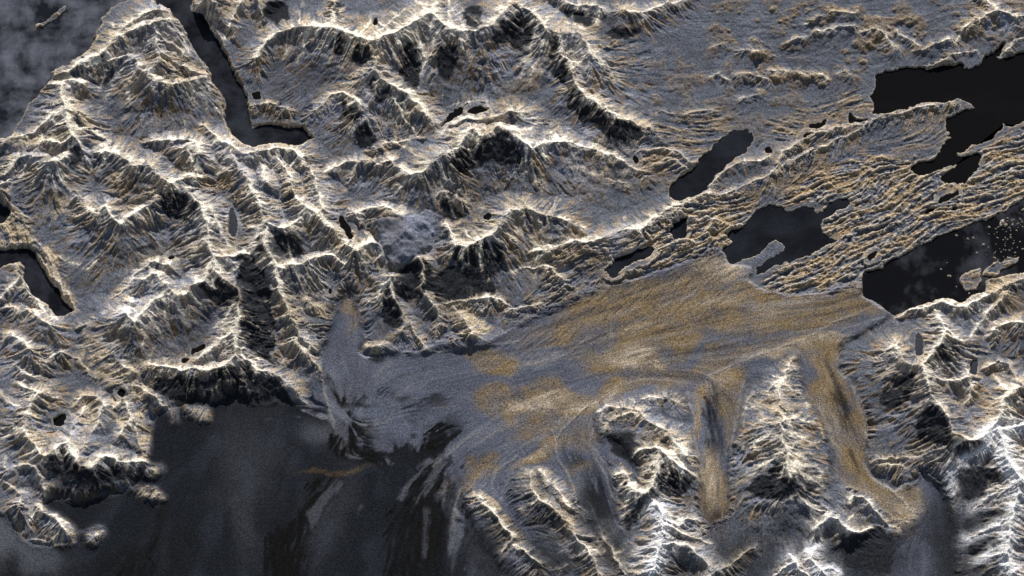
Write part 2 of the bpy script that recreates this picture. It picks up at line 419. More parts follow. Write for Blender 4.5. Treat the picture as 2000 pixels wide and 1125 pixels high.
  (40, 24, [(1660,1030),(1678,1037),(1700,1024)], {'cw':1.6}),
  (30, 8, [(1628,1018),(1605,1045),(1570,1066)]),
  (20, 34, [(1662,984),(1672,970),(1688,970),(1703,984)], {'cw':1.3}),
  (34, 12, [(1703,984),(1722,1005),(1748,1038)], {'cw':1.3}),
  (16, 20, [(1692,908),(1722,897),(1760,895),(1800,897),(1830,900)], {'s':0.59}),
  (14, 16, [(1705,915),(1735,907),(1765,915)], {'s':0.52}),
  (24, 38, [(1592,1070),(1586,1092),(1600,1114)], {'white':1.0, 'cw':1.6}),
  (30, 14, [(1600,1112),(1620,1108),(1638,1120)], {'white':.8}),
  (20, 30, [(1540,1083),(1552,1102),(1565,1122)], {'white':.6}),
  (28, 14, [(1552,1100),(1530,1112),(1515,1125)], {'white':.4}),
 ]),
 ('mountain', 'knotted ochre and grey mountains along the lower left edge', [
  (16, 32, [(10,606),(23,602),(33,612),(50,600),(70,612),(95,634)], {'cw':1.3}),
  (14, 28, [(0,586),(18,562),(30,545),(42,524)], {'cw':1.5}),
  (26, 12, [(42,524),(48,555),(65,585),(92,612),(115,630)], {'cw':1.5}),
  (14, 34, [(0,672),(12,655),(22,648),(40,662),(58,680)], {'cw':1.2}),
  (10, 26, [(0,720),(20,705),(40,720),(65,735)]),
  (12, 22, [(48,740),(70,720),(95,705),(120,690)]),
  (20, 40, [(35,745),(55,755),(72,766)]),
  (40, 42, [(72,766),(52,790),(46,815),(50,845)], {'s':0.81}),
  (34, 10, [(72,766),(95,778),(118,782)]),
  (42, 44, [(50,845),(73,877),(92,886),(112,876),(132,866)], {'cw':1.5}),
  (44, 38, [(132,866),(145,888),(160,906),(180,909),(198,895)], {'cw':1.5}),
  (38, 26, [(198,895),(215,893),(232,905),(257,903),(285,902)], {'cw':1.3}),
  (14, 34, [(0,862),(25,842),(50,845)]),
  (18, 36, [(0,898),(17,917),(43,913),(66,911)], {'cw':1.3}),
  (38, 26, [(66,911),(80,932),(83,968)], {'s':0.81}),
  (30, 8, [(70,915),(55,945),(40,965)]),
  (14, 30, [(0,930),(20,950),(40,965),(35,990)]),
  (24, 26, [(76,984),(85,997),(104,1008),(125,1028)], {'cw':1.4}),
  (26, 10, [(125,1028),(138,1048),(152,1060)]),
  (24, 10, [(78,986),(60,1010),(42,1045)]),
  (12, 14, [(60,1060),(85,1062),(120,1052)]),
  (16, 24, [(148,795),(163,772),(185,775),(203,795)], {'s':0.59}),
  (24, 14, [(203,795),(195,820),(180,840)], {'s':0.59}),
  (18, 24, [(225,800),(240,779),(250,795),(256,820),(240,848)], {'s':0.67}),
  (34, 18, [(132,866),(140,842),(152,818),(165,800)], {'s':0.67}),
  (16, 28, [(245,746),(270,756),(293,772)], {'cw':1.3}),
  (28, 12, [(293,772),(312,786),(334,800)], {'cw':1.2}),
  (14, 18, [(272,805),(268,835),(275,865),(285,885)], {'s':0.59}),
  (14, 26, [(162,676),(187,663),(213,684),(232,706),(252,732)], {'s':0.52}),
  (14, 10, [(150,700),(170,730),(200,745)]),
  (14, 24, [(0,770),(20,790),(40,785)]),
  (10, 14, [(268,975),(285,968),(305,972),(325,978)], {'s':0.67}),
  (8, 10, [(275,932),(295,922),(315,921)], {'s':0.74}),
  (12, 14, [(362,815),(385,806),(410,812)], {'s':0.67}),
  (8, 9, [(333,812),(340,825)], {'s':0.74}),
  (12, 20, [(405,770),(430,760),(455,765),(480,758)]),
 ]),
 ('rocky_outcrop', 'small oval pale rock knoll standing alone in the dark icefield at lower left', [
  (15, 14, [(172,1060),(185,1050),(198,1042)], {'s':0.63, 'cw':2.0}),
 ]),
 ('mountain', 'rounded rocky hills in the upper right corner above the black fjord', [
  (9, 13, [(1545,84),(1580,70),(1612,60),(1640,50),(1662,48)]),
  (8, 10, [(1570,46),(1600,31),(1640,20),(1668,24)]),
  (8, 14, [(1680,63),(1710,61),(1730,66),(1745,90)]),
  (9, 13, [(1755,62),(1775,76),(1792,90)]),
  (8, 18, [(1782,104),(1802,97),(1830,83),(1856,76)], {'cw':1.2}),
  (10, 26, [(1868,82),(1885,58),(1905,40),(1925,25),(1945,18)], {'cw':1.3}),
  (26, 18, [(1945,18),(1965,25),(1985,32),(2005,30)], {'cw':1.3}),
  (14, 18, [(1912,-8),(1928,8),(1945,18)]),
  (10, 8, [(1815,132),(1850,114),(1880,104),(1905,103)]),
  (8, 9, [(1945,118),(1965,96),(1985,80),(2005,70)], {'cw':1.1}),
  (10, 10, [(1640,142),(1652,137),(1660,146)], {'s':0.59}),
  (10, 10, [(1440,98),(1460,94),(1480,99)], {'s':0.59}),
  (8, 8, [(1580,140),(1600,142),(1612,155)], {'s':0.59}),
  (8, 8, [(1500,140),(1535,142),(1560,136),(1575,150)], {'s':0.59}),
  (8, 8, [(1390,152),(1405,147),(1420,158)], {'s':0.59}),
  (8, 8, [(1440,148),(1465,142),(1500,150)], {'s':0.59}),
  (8, 8, [(1390,92),(1410,90)], {'s':0.59}),
  (9, 9, [(1335,222),(1355,218),(1390,217)], {'s':0.59}),
  (9, 9, [(1275,228),(1290,217),(1308,222)], {'s':0.59}),
  (8, 8, [(1440,195),(1465,185),(1480,182)], {'s':0.59}),
 ]),
]
PLATEAUS = [
 (36, [(730,425),(758,412),(780,408),(830,402),(868,415),(872,440),(860,465),(832,482),(822,505),(800,518),(772,540),(757,525),(748,495),(722,470),(728,450)], 10),
 (18, [(1186,48),(1198,36),(1240,36),(1263,50),(1255,54),(1190,55)], 8),
]
ICEFIELD = [(-130,990),(0,1000),(18,1010),(30,1035),(60,1068),(110,1068),(150,1062),(150,1048),(128,1022),(104,1002),(90,1000),(86,988),(100,976),(150,982),(185,976),(225,970),(262,958),(290,915),(290,880),(295,850),(305,812),(335,805),(360,795),(410,790),(460,775),(500,790),(560,785),(610,795),(640,800),(690,850),(760,905),(800,880),(860,860),(880,900),(880,1000),(1000,1135),(1300,1330),(-130,1330)]
GLACIER = [(665,540),(655,560),(650,580),(653,602),(648,622),(610,630),(610,642),(630,650),(627,668),(628,695),(624,722),(600,745),(600,780),(640,800),(690,850),(760,905),(800,880),(860,860),(880,900),(880,1000),(900,1120),(1010,1140),(1800,1330),(1870,1330),(1870,1000),(1850,905),(1800,910),(1790,940),(1745,960),(1700,930),(1690,900),(1697,863),(1695,817),(1680,777),(1663,750),(1643,728),(1640,698),(1637,678),(1660,668),(1687,655),(1717,638),(1747,617),(1713,595),(1685,578),(1683,545),(1633,562),(1603,573),(1550,575),(1500,572),(1462,550),(1473,535),(1473,520),(1450,518),(1423,518),(1417,502),(1405,483),(1377,492),(1347,508),(1300,525),(1233,548),(1183,560),(1133,572),(1080,595),(1023,625),(1000,643),(977,655),(947,670),(920,670),(907,665),(877,672),(850,668),(833,685),(783,690),(767,682),(753,670),(745,695),(720,700),(700,692),(716,668),(713,642),(703,605),(697,562),(692,520),(672,515)]
CREVASSE = [(1000,650),(1150,570),(1405,485),(1470,530),(1500,575),(1350,620),(1200,650),(1040,730),(940,720),(930,680)]
MORAINES = [
 (1.2, [(1713,597),(1680,610),(1640,628),(1600,648),(1560,668),(1500,690),(1430,715),(1380,738)]),
 (.8, [(1733,622),(1690,632),(1640,650),(1600,665)]),
 (2.2, [(1165,790),(1133,807),(1100,837),(1085,863),(1090,900),(1110,937),(1133,980)]),
 (1.8, [(1160,840),(1150,870),(1180,905),(1195,930),(1205,985),(1212,1025)]),
 (1.6, [(1140,860),(1165,900),(1185,930),(1195,970),(1205,1010)]),
 (1.8, [(1010,893),(985,910),(968,930),(960,955)]),
 (1.8, [(1150,985),(1160,1010),(1170,1040)]),
 (2.0, [(665,545),(655,590),(650,620),(635,640),(628,655)]),
 (1.6, [(655,545),(645,590),(640,615)]),
 (2.5, [(660,860),(625,740),(627,700),(628,660)]),
 (1.5, [(830,690),(900,685),(960,680),(1010,670)]),
 (1.8, [(1450,750),(1440,800),(1432,850),(1425,900),(1425,960)]),
 (1.8, [(1345,770),(1355,830),(1362,900),(1362,960),(1350,990)]),
 (2.0, [(1690,870),(1705,920),(1740,960),(1765,985),(1780,1005)]),
 (2.0, [(1660,960),(1690,965),(1715,995),(1745,1018),(1785,1018)]),
 (1.5, [(900,960),(890,1000),(885,1040)]),
 (1.6, [(795,980),(820,945),(860,900)]),(1.4, [(765,1000),(800,945),(840,905)]),(1.4, [(840,975),(870,930)]),
]
FLOW = [
 [(1740,600),(1640,625),(1550,650),(1400,680),(1250,705),(1100,745),(950,790),(830,860),(760,980)],
 [(1470,540),(1350,580),(1200,635),(1050,690),(900,715),(780,740),(700,790),(640,900)],
 [(1170,785),(1100,835),(1085,880),(1105,935),(1140,990)],
 [(1175,850),(1190,910),(1212,1000)],
 [(1390,1080),(1388,950),(1400,850),(1385,770),(1300,760)],
 [(1780,1010),(1720,965),(1670,880),(1635,790),(1600,700),(1600,660)],
 [(1800,930),(1820,1000),(1820,1110)],
 [(880,1010),(895,920),(960,880),(1040,840),(1140,800)],
 [(760,1010),(830,920),(900,860),(1000,800)],
 [(680,520),(672,600),(668,680),(690,760)],
 [(560,1110),(600,980),(650,920)],[(500,1110),(480,850)],[(300,1100),(350,980),(420,860)],[(820,1110),(830,1000)],
 [(640,810),(720,830),(800,800),(900,780)],
 [(960,955),(1000,895),(1060,860)],[(20,1020),(60,1110)],
]
GRAIN = [
 [(1500,360),(1700,290),(1900,210)],[(1480,560),(1650,500),(1800,430),(2000,350)],[(1000,500),(1200,500),(1400,430)],
 [(1000,620),(1150,560),(1300,500)],[(1250,250),(1500,230),(1700,190)],[(1300,100),(1500,110),(1700,80),(1900,60)],
 [(1080,340),(1200,360),(1300,330)],[(1050,400),(1250,420)],[(1850,560),(1950,520)],[(50,430),(100,460)],[(80,500),(140,600)],
 [(860,620),(980,640)],[(150,700),(220,760)],[(640,260),(640,340)],[(480,170),(440,100)],
]
FOLIATED = [
 (1.0, [(1480,560),(1540,505),(1600,480),(1610,400),(1520,400),(1560,350),(1700,300),(1850,330),(2120,180),(2120,330),(1980,410),(1850,455),(1740,510),(1690,535),(1680,560),(1600,580),(1500,580)]),
 (.32, [(1390,400),(1500,330),(1560,270),(1700,225),(1900,190),(1900,300),(1700,370),(1560,400),(1440,420)]),
 (.9, [(1175,560),(1250,480),(1320,400),(1420,370),(1480,390),(1460,440),(1430,490),(1300,530)]),
 (.4, [(1060,560),(1050,480),(1200,470),(1280,470),(1180,570),(1010,640),(1000,600)]),
 (.5, [(1500,240),(1690,170),(1710,230),(1600,280),(1510,290)]),
 (.5, [(1840,590),(1880,520),(2010,500),(2010,560),(1900,600)]),
 (.45, [(1250,260),(1400,200),(1440,250),(1340,350),(1240,350)]),
 (.7, [(0,420),(40,400),(70,450),(60,490),(0,490)]),
 (.5, [(65,485),(100,480),(150,600),(120,610)]),
]
HUMMOCKS = [
 (.9, [(1330,0),(2050,0),(2050,60),(1850,120),(1720,130),(1650,180),(1500,170),(1420,100)]),
 (.45, [(1250,100),(1500,100),(1700,170),(1600,270),(1400,280),(1250,250)]),
 (.6, [(1180,60),(1270,80),(1280,120),(1190,120)]),
 (.5, [(1010,600),(1100,480),(1250,450),(1250,530),(1100,600)]),
 (.6, [(870,590),(1000,600),(1010,640),(900,670),(850,650)]),
 (.5, [(0,400),(60,400),(80,480),(0,490)]),
 (.6, [(70,490),(100,480),(170,620),(120,620)]),
 (.45, [(1130,300),(1400,240),(1320,400),(1100,420)]),
 (.5, [(880,100),(1000,100),(1080,200),(900,180)]),
 (.4, [(460,160),(560,230),(640,220),(620,330),(600,250),(480,240)]),
 (.5, [(150,640),(260,680),(260,760),(160,740)]),
 (.4, [(240,740),(330,740),(330,830),(150,850)]),
]
LAKES = [
 ('fjord', 'mottled grey sea with wind streaks filling the top left corner', 'mottled', [(-140,-140),(247,-140),(247,0),(232,12),(222,13),(213,24),(198,32),(195,50),(185,75),(178,92),(165,110),(150,122),(125,139),(108,136),(98,150),(99,160),(85,180),(60,202),(45,225),(38,240),(25,262),(16,275),(-140,280)]),
 ('fjord', 'narrow dark fjord curving down right of the pyramid mountain', 'slushy', [(303,-140),(303,0),(308,14),(320,16),(335,30),(350,45),(360,60),(367,72),(378,90),(388,108),(402,128),(412,150),(425,178),(440,192),(443,205),(438,225),(445,250),(455,268),(473,285),(500,289),(533,283),(550,285),(582,289),(598,280),(613,272),(600,258),(590,248),(560,248),(540,243),(507,248),(493,258),(485,227),(485,200),(482,187),(467,163),(460,140),(443,113),(430,87),(413,57),(393,28),(372,20),(375,8),(383,0),(400,-140)]),
 ('pond', 'small square black pond on the low hill beside the narrow fjord', 'black', [(492,181),(511,181),(511,195),(494,195)]),
 ('fjord', 'wide pitch black fjord entering from the upper right edge', 'black', [(1702,230),(1710,215),(1702,190),(1712,167),(1713,150),(1723,143),(1747,137),(1767,133),(1803,132),(1808,137),(1850,130),(1880,126),(1882,135),(1897,136),(1917,125),(1922,112),(1933,107),(1948,97),(1963,89),(1960,98),(1943,117),(1973,110),(2000,102),(2140,70),(2140,215),(2000,240),(1975,248),(1967,245),(1957,237),(1962,252),(1947,267),(1930,277),(1900,283),(1883,297),(1870,302),(1867,308),(1883,307),(1907,302),(1917,305),(1912,322),(1905,337),(1895,350),(1887,357),(1843,357),(1837,350),(1853,337),(1870,325),(1867,322),(1833,332),(1810,343),(1777,338),(1780,327),(1800,318),(1830,312),(1837,300),(1847,280),(1867,267),(1846,268),(1860,257),(1847,252),(1850,237),(1873,222),(1900,212),(1897,202),(1870,195),(1860,200),(1833,202),(1810,203),(1783,210),(1760,217),(1733,223),(1713,228)]),
 ('lake', 'slanting dark lake in the lowland right of the top centre', 'dark', [(1308,385),(1310,363),(1333,343),(1367,323),(1370,307),(1393,283),(1420,263),(1433,254),(1460,257),(1470,263),(1467,287),(1447,307),(1420,323),(1397,347),(1388,367),(1385,373),(1350,390),(1322,394)]),
 ('lake', 'dark ragged lake with a rocky peninsula above the glacier front', 'dark', [(1543,512),(1500,528),(1478,537),(1475,522),(1500,508),(1532,493),(1532,482),(1517,472),(1500,478),(1477,498),(1453,508),(1427,518),(1422,508),(1417,498),(1408,486),(1433,475),(1418,458),(1430,447),(1460,438),(1473,415),(1500,401),(1530,403),(1533,415),(1560,410),(1577,407),(1590,412),(1597,422),(1613,412),(1623,397),(1655,390),(1660,401),(1633,413),(1613,430),(1605,438),(1607,453),(1620,467),(1643,468),(1613,480),(1573,503)]),
 ('lake', 'small dark notched lake left of the ragged lake', 'dark', [(1307,453),(1310,442),(1330,428),(1345,423),(1340,448),(1337,467),(1320,468),(1315,460)]),
 ('lake', 'elongated dark lake against the upper edge of the ochre glacier', 'dark', [(1178,528),(1200,515),(1203,505),(1233,493),(1273,483),(1280,488),(1272,502),(1253,510),(1230,515),(1217,522),(1207,538),(1195,542),(1187,537)]),
 ('fjord', 'black fjord with wisps of slush in front of the glacier at the right edge', 'wispy', [(1747,617),(1713,595),(1686,579),(1685,555),(1687,532),(1727,522),(1733,513),(1777,492),(1810,472),(1850,455),(1893,440),(1930,428),(1963,410),(2000,390),(2140,340),(2140,480),(2000,532),(1980,538),(1950,545),(1923,548),(1927,562),(1923,572),(1897,582),(1880,593),(1857,587),(1827,588),(1807,598),(1783,607),(1763,610)]),
 ('fjord', 'dark mottled inlet near the left edge below the ochre hills', 'slushy', [(0,528),(13,520),(43,513),(48,522),(47,548),(57,568),(67,582),(87,588),(100,608),(117,620),(143,613),(140,602),(120,588),(113,565),(103,555),(90,535),(80,522),(70,498),(63,493),(40,485),(10,488),(-140,493),(-140,535)]),
 ('fjord', 'small dark bay cut by the left edge of the picture', 'dark', [(-140,390),(0,393),(13,405),(20,417),(15,430),(7,437),(0,439),(-140,450)]),
 ('tarn', 'slim grey frozen tarn in the valley between two feathered ridges', 'grey', [(452,404),(458,408),(463,425),(464,445),(461,463),(454,466),(448,458),(447,435),(448,418)]),
 ('tarn', 'tiny round black tarn in the central left basin', 'black', [(329,501),(334,498),(340,501),(340,507),(334,510),(329,507)]),
 ('tarn', 'oval black tarn on the slope, larger of the neighbouring pair', 'black', [(371,689),(375,681),(388,674),(400,674),(401,680),(394,686),(382,692),(373,694)]),
 ('tarn', 'round black tarn, smaller and lower of the neighbouring pair', 'black', [(355,702),(362,699),(371,702),(371,709),(363,713),(355,710)]),
 ('tarn', 'small black tarn on the ochre slope at lower left', 'black', [(231,766),(237,759),(246,763),(247,770),(240,775),(232,773)]),
 ('tarn', 'tilted oval black tarn in a hollow near the lower left edge', 'black', [(104,832),(105,822),(112,813),(124,809),(128,815),(124,827),(115,835),(107,836)]),
 ('tarn', 'long grey frozen tarn right of the glacier front', 'grey', [(1789,655),(1795,650),(1800,656),(1804,680),(1802,700),(1796,703),(1789,697),(1788,675)]),
 ('tarn', 'short grey frozen tarn near the right edge', 'grey', [(1895,715),(1900,704),(1907,704),(1910,718),(1908,732),(1900,735),(1894,731)]),
 ('tarn', 'small tilted black tarn on the mountainside right of centre', 'black', [(1236,305),(1242,305),(1248,313),(1247,321),(1240,320),(1235,312)]),
 ('tarn', 'narrow black tarn just above the top crest line', 'black', [(729,48),(732,36),(738,36),(738,48),(734,53)]),
 ('tarn', 'dark crescent shaped tarn outside the ring shaped corrie', 'black', [(860,253),(870,233),(887,217),(902,208),(900,222),(885,235)]),
 ('tarn', 'lens shaped dark tarn inside the ring shaped corrie', 'black', [(910,215),(922,209),(945,208),(955,213),(948,221),(930,224),(913,222)]),
 ('lake', 'narrow black lake between steep walls above the glacier tongue', 'black', [(661,425),(667,424),(675,428),(682,444),(692,460),(688,472),(681,466),(673,455),(665,440)]),
 ('tarn', 'small black tarn on the saddle right of the snow capped massif', 'black', [(943,425),(950,418),(960,417),(963,424),(955,431),(945,432)]),
 ('pond', 'slanting black pond in the right lowland, upper of the two streak ponds', 'black', [(1578,252),(1583,243),(1605,240),(1620,234),(1613,244),(1592,252)]),
 ('pond', 'slanting black pond in the right lowland, lower of the two streak ponds', 'black', [(1562,273),(1572,264),(1597,260),(1578,270)]),
 ('pond', 'hooked black pond beside the wide black fjord', 'black', [(1658,224),(1667,226),(1675,233),(1698,230),(1692,236),(1663,242),(1659,238)]),
 ('pond', 'black pond on the left of the bright paired ridges', 'black', [(1493,290),(1502,288),(1510,298),(1510,303),(1498,303)]),
 ('pond', 'ragged dark pond among the right hand streaked rocks', 'black', [(1827,397),(1838,388),(1852,380),(1867,373),(1874,380),(1856,394),(1838,400)]),
 ('pond', 'small dark pond below the ragged pond in the streaked rocks', 'black', [(1806,414),(1815,409),(1826,408),(1820,416),(1808,420)]),
 ('pond', 'short dark pond right of the ragged pond', 'black', [(1857,408),(1866,403),(1872,405),(1868,411),(1858,412)]),
 ('pond', 'dark slit pond in the streaked rocks close to the wispy fjord', 'black', [(1692,505),(1700,498),(1716,492),(1712,502),(1698,510)]),
 ('tarn', 'tiny black tarn by the glacier tongue', 'black', [(643,565),(648,563),(649,572),(645,576),(642,572)]),
]
ISLANDS = [
 [(1877,548),(1880,537),(1897,530),(1918,525),(1913,540),(1918,552),(1905,562),(1885,566),(1879,556)],
 [(1917,538),(1925,525),(1945,513),(1958,513),(1970,507),(1992,504),(1985,518),(1965,524),(1950,535),(1930,540)],
 [(66,60),(75,48),(90,40),(105,30),(120,18),(130,12),(128,22),(112,33),(95,44),(80,52),(70,62)],
]
OCHRE = [(1500,620,230,34,-6,.95),(1330,650,160,26,-14,.9),(1180,610,90,22,-24,.8),(980,780,50,30,-10,.8),(1100,870,40,14,-25,.8),(1550,610,180,26,-6,1.0),(1300,625,170,30,-14,.8),(1150,640,100,22,-20,.7),(1660,575,60,26,-10,.9),(1080,820,80,20,-20,.8),(1420,700,120,14,-18,.7),(1280,740,110,12,-18,.7),(1395,1000,30,50,0,.8),(1440,780,18,60,0,.7),(1680,850,30,60,0,.9),(1590,790,16,60,-10,.9),(1250,585,210,38,-16,.95),(1450,605,190,38,-2,1.0),(1600,605,110,30,-8,.95),(1330,560,80,40,-20,.8),(1420,525,50,25,0,.7),
 (1230,705,75,36,0,1.0),(1030,790,95,34,-12,1.0),(965,697,45,26,0,.9),(1150,785,110,24,-25,1.0),(1350,715,200,22,-14,.7),(1650,600,80,28,-20,.8),
 (1400,760,55,40,0,.95),(1385,960,38,70,0,1.0),(1425,820,14,60,0,.9),(1350,850,14,100,0,.7),(1620,760,45,90,-15,.95),(1660,880,40,80,-10,.95),(1745,990,60,40,30,.9),(1600,680,60,30,0,.8),
 (1050,880,60,20,-30,.8),(940,915,45,20,-55,.8),(655,915,60,9,-3,.8),(680,570,22,60,0,.8),(875,790,30,14,0,.25),(1130,850,40,30,-30,.5),(1140,920,30,18,30,.6),(880,960,14,40,10,.4),
 (1120,965,20,18,50,.6),(1700,940,40,40,30,.9),(1470,1010,50,30,-30,.6),(1440,1060,40,16,-35,.6),(1550,680,80,14,-20,.8)]
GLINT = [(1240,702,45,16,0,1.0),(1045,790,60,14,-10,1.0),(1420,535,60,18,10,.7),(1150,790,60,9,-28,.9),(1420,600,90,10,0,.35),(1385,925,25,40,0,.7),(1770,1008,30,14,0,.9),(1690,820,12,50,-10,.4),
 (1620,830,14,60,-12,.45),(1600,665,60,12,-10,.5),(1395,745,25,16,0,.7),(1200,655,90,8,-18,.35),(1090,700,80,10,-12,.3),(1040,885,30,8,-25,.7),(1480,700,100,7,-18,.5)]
ICELIGHT = [(20,1040,60,50,40,1.0),(60,1085,60,30,30,.7),(480,980,30,120,0,.25),(650,850,50,30,20,.8),(1820,1030,50,110,0,1.0),(170,1033,22,8,0,.7),(530,880,40,40,0,.2),(480,900,60,90,0,.25),(640,1010,40,100,20,.2),(350,775,18,20,20,.8),(380,780,20,14,30,.7),(290,1100,20,20,0,.0)]
ICEDARK = [(560,1075,42,55,0,.95),(610,990,18,70,20,.95),(590,1020,22,40,20,.8),(645,960,18,40,30,.6),(830,1050,50,110,10,.8),(690,845,45,22,10,.9),(700,870,50,22,20,.7),(860,850,40,24,-40,.9),(840,900,30,30,-40,.5),
 (760,870,30,24,30,.4),(715,830,16,14,0,.9),(790,775,18,8,-10,.6),(860,780,30,12,-10,.55),(815,795,35,10,-20,.3),(340,1080,40,60,20,.35),(250,1100,70,30,-10,.6),(310,1010,10,50,20,.6),(880,1000,20,80,15,.6),(930,890,25,20,0,.3),
 (660,775,5,28,-35,.9),(700,790,30,4,5,.7),(735,700,18,6,20,.8),(1395,800,14,50,0,.5),(1395,860,14,40,0,.4),(1645,790,12,40,-15,.6),(1060,990,40,40,0,.8),(1010,1100,60,40,0,.8),(1170,980,20,60,-10,.85),(1170,1060,40,60,0,.8),
 (1550,1060,90,50,0,.75),(1700,1070,70,50,0,.85),(1400,1020,30,25,0,.8),(1440,1090,60,30,0,.6),(1120,900,24,16,30,.7),(970,1060,20,40,0,.7),(1060,960,20,20,0,.6),(930,1010,18,50,-20,.8),(1250,1110,40,25,0,.6),(1510,1000,40,30,0,.3),
 (1860,1060,30,90,0,.9),(1880,960,40,60,0,.9),(1880,1100,40,30,0,.8),(1865,900,30,20,0,.6),(20,1100,18,30,0,.6)]
SHADE_DARKS = [  # dark snow hollows, with slope and cliff shade painted as colour
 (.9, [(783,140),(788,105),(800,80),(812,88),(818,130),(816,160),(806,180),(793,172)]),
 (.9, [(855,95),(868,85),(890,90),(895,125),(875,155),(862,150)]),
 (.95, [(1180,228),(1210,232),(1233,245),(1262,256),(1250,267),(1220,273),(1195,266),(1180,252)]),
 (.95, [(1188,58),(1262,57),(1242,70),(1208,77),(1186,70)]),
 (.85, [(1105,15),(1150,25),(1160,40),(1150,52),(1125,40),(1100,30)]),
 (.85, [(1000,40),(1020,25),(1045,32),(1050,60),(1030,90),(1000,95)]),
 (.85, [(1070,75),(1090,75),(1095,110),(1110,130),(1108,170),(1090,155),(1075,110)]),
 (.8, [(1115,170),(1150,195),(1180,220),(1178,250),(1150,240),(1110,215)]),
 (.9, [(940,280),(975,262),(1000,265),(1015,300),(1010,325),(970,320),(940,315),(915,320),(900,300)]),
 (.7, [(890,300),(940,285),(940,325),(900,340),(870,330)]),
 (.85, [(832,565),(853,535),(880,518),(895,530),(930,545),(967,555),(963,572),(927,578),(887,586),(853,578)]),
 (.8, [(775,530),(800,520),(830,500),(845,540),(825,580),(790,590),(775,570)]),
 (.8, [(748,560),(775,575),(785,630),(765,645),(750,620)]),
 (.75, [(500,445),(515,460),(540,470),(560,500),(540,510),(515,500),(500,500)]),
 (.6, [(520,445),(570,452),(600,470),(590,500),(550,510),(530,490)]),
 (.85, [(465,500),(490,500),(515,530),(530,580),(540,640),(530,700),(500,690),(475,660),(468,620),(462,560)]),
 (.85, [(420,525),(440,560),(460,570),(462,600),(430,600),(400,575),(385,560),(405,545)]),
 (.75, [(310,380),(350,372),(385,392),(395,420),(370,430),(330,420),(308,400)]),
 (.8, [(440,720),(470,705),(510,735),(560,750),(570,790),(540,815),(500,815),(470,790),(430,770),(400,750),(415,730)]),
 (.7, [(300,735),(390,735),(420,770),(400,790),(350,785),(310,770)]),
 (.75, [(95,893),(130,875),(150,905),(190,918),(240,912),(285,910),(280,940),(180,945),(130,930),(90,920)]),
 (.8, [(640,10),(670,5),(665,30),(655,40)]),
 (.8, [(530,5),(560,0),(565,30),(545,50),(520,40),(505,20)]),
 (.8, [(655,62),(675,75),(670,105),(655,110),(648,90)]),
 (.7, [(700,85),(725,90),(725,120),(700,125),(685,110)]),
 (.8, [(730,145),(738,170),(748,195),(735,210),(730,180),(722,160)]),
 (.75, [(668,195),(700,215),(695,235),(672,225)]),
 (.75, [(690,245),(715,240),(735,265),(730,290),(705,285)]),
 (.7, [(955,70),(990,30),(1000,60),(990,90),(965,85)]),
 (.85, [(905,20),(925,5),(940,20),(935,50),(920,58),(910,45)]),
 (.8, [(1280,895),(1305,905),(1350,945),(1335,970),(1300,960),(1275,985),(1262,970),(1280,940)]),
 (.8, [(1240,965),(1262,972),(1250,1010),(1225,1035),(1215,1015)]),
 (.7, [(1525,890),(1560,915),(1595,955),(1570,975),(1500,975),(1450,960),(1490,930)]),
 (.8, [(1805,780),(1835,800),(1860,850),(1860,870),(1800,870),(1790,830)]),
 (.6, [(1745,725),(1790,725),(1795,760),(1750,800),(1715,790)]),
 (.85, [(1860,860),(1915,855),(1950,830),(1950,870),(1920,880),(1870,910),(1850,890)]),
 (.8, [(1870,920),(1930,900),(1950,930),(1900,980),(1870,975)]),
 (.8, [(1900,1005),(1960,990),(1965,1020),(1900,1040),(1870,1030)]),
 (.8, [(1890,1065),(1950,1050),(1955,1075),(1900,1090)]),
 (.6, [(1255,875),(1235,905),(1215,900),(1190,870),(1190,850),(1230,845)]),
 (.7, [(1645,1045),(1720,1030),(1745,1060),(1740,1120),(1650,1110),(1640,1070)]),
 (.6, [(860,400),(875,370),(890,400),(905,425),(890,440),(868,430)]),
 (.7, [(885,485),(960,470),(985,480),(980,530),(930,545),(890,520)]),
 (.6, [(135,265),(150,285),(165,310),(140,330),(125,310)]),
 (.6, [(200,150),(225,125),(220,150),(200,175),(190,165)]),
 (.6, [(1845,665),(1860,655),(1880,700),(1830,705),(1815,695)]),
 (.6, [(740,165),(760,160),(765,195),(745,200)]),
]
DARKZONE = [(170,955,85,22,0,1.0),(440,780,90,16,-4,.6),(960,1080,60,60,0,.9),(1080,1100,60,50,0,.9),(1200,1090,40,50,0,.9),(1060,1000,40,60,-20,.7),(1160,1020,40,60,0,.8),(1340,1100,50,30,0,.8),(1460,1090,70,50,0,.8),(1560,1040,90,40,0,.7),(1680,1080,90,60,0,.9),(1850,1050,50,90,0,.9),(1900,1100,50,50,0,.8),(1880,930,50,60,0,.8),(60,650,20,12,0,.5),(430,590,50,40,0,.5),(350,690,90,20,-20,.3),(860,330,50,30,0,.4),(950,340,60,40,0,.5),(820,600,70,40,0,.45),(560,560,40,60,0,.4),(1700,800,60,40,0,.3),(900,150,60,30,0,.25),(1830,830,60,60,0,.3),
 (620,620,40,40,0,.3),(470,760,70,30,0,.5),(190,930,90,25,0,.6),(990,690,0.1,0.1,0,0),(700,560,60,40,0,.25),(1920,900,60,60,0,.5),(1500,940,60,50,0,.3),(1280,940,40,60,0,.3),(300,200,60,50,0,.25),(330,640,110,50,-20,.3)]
BRIGHTZONE = [(250,590,45,40,-40,.55),(1860,620,80,40,0,.35),(60,600,60,60,0,.3),(1230,800,80,30,0,.3),(1950,860,40,40,0,.4),(560,330,60,60,0,.2),(1230,200,30,40,45,.3),(480,330,60,60,0,.2),(150,840,80,40,0,.25),(1090,280,80,20,10,.25),(1350,830,30,80,0,.4)]
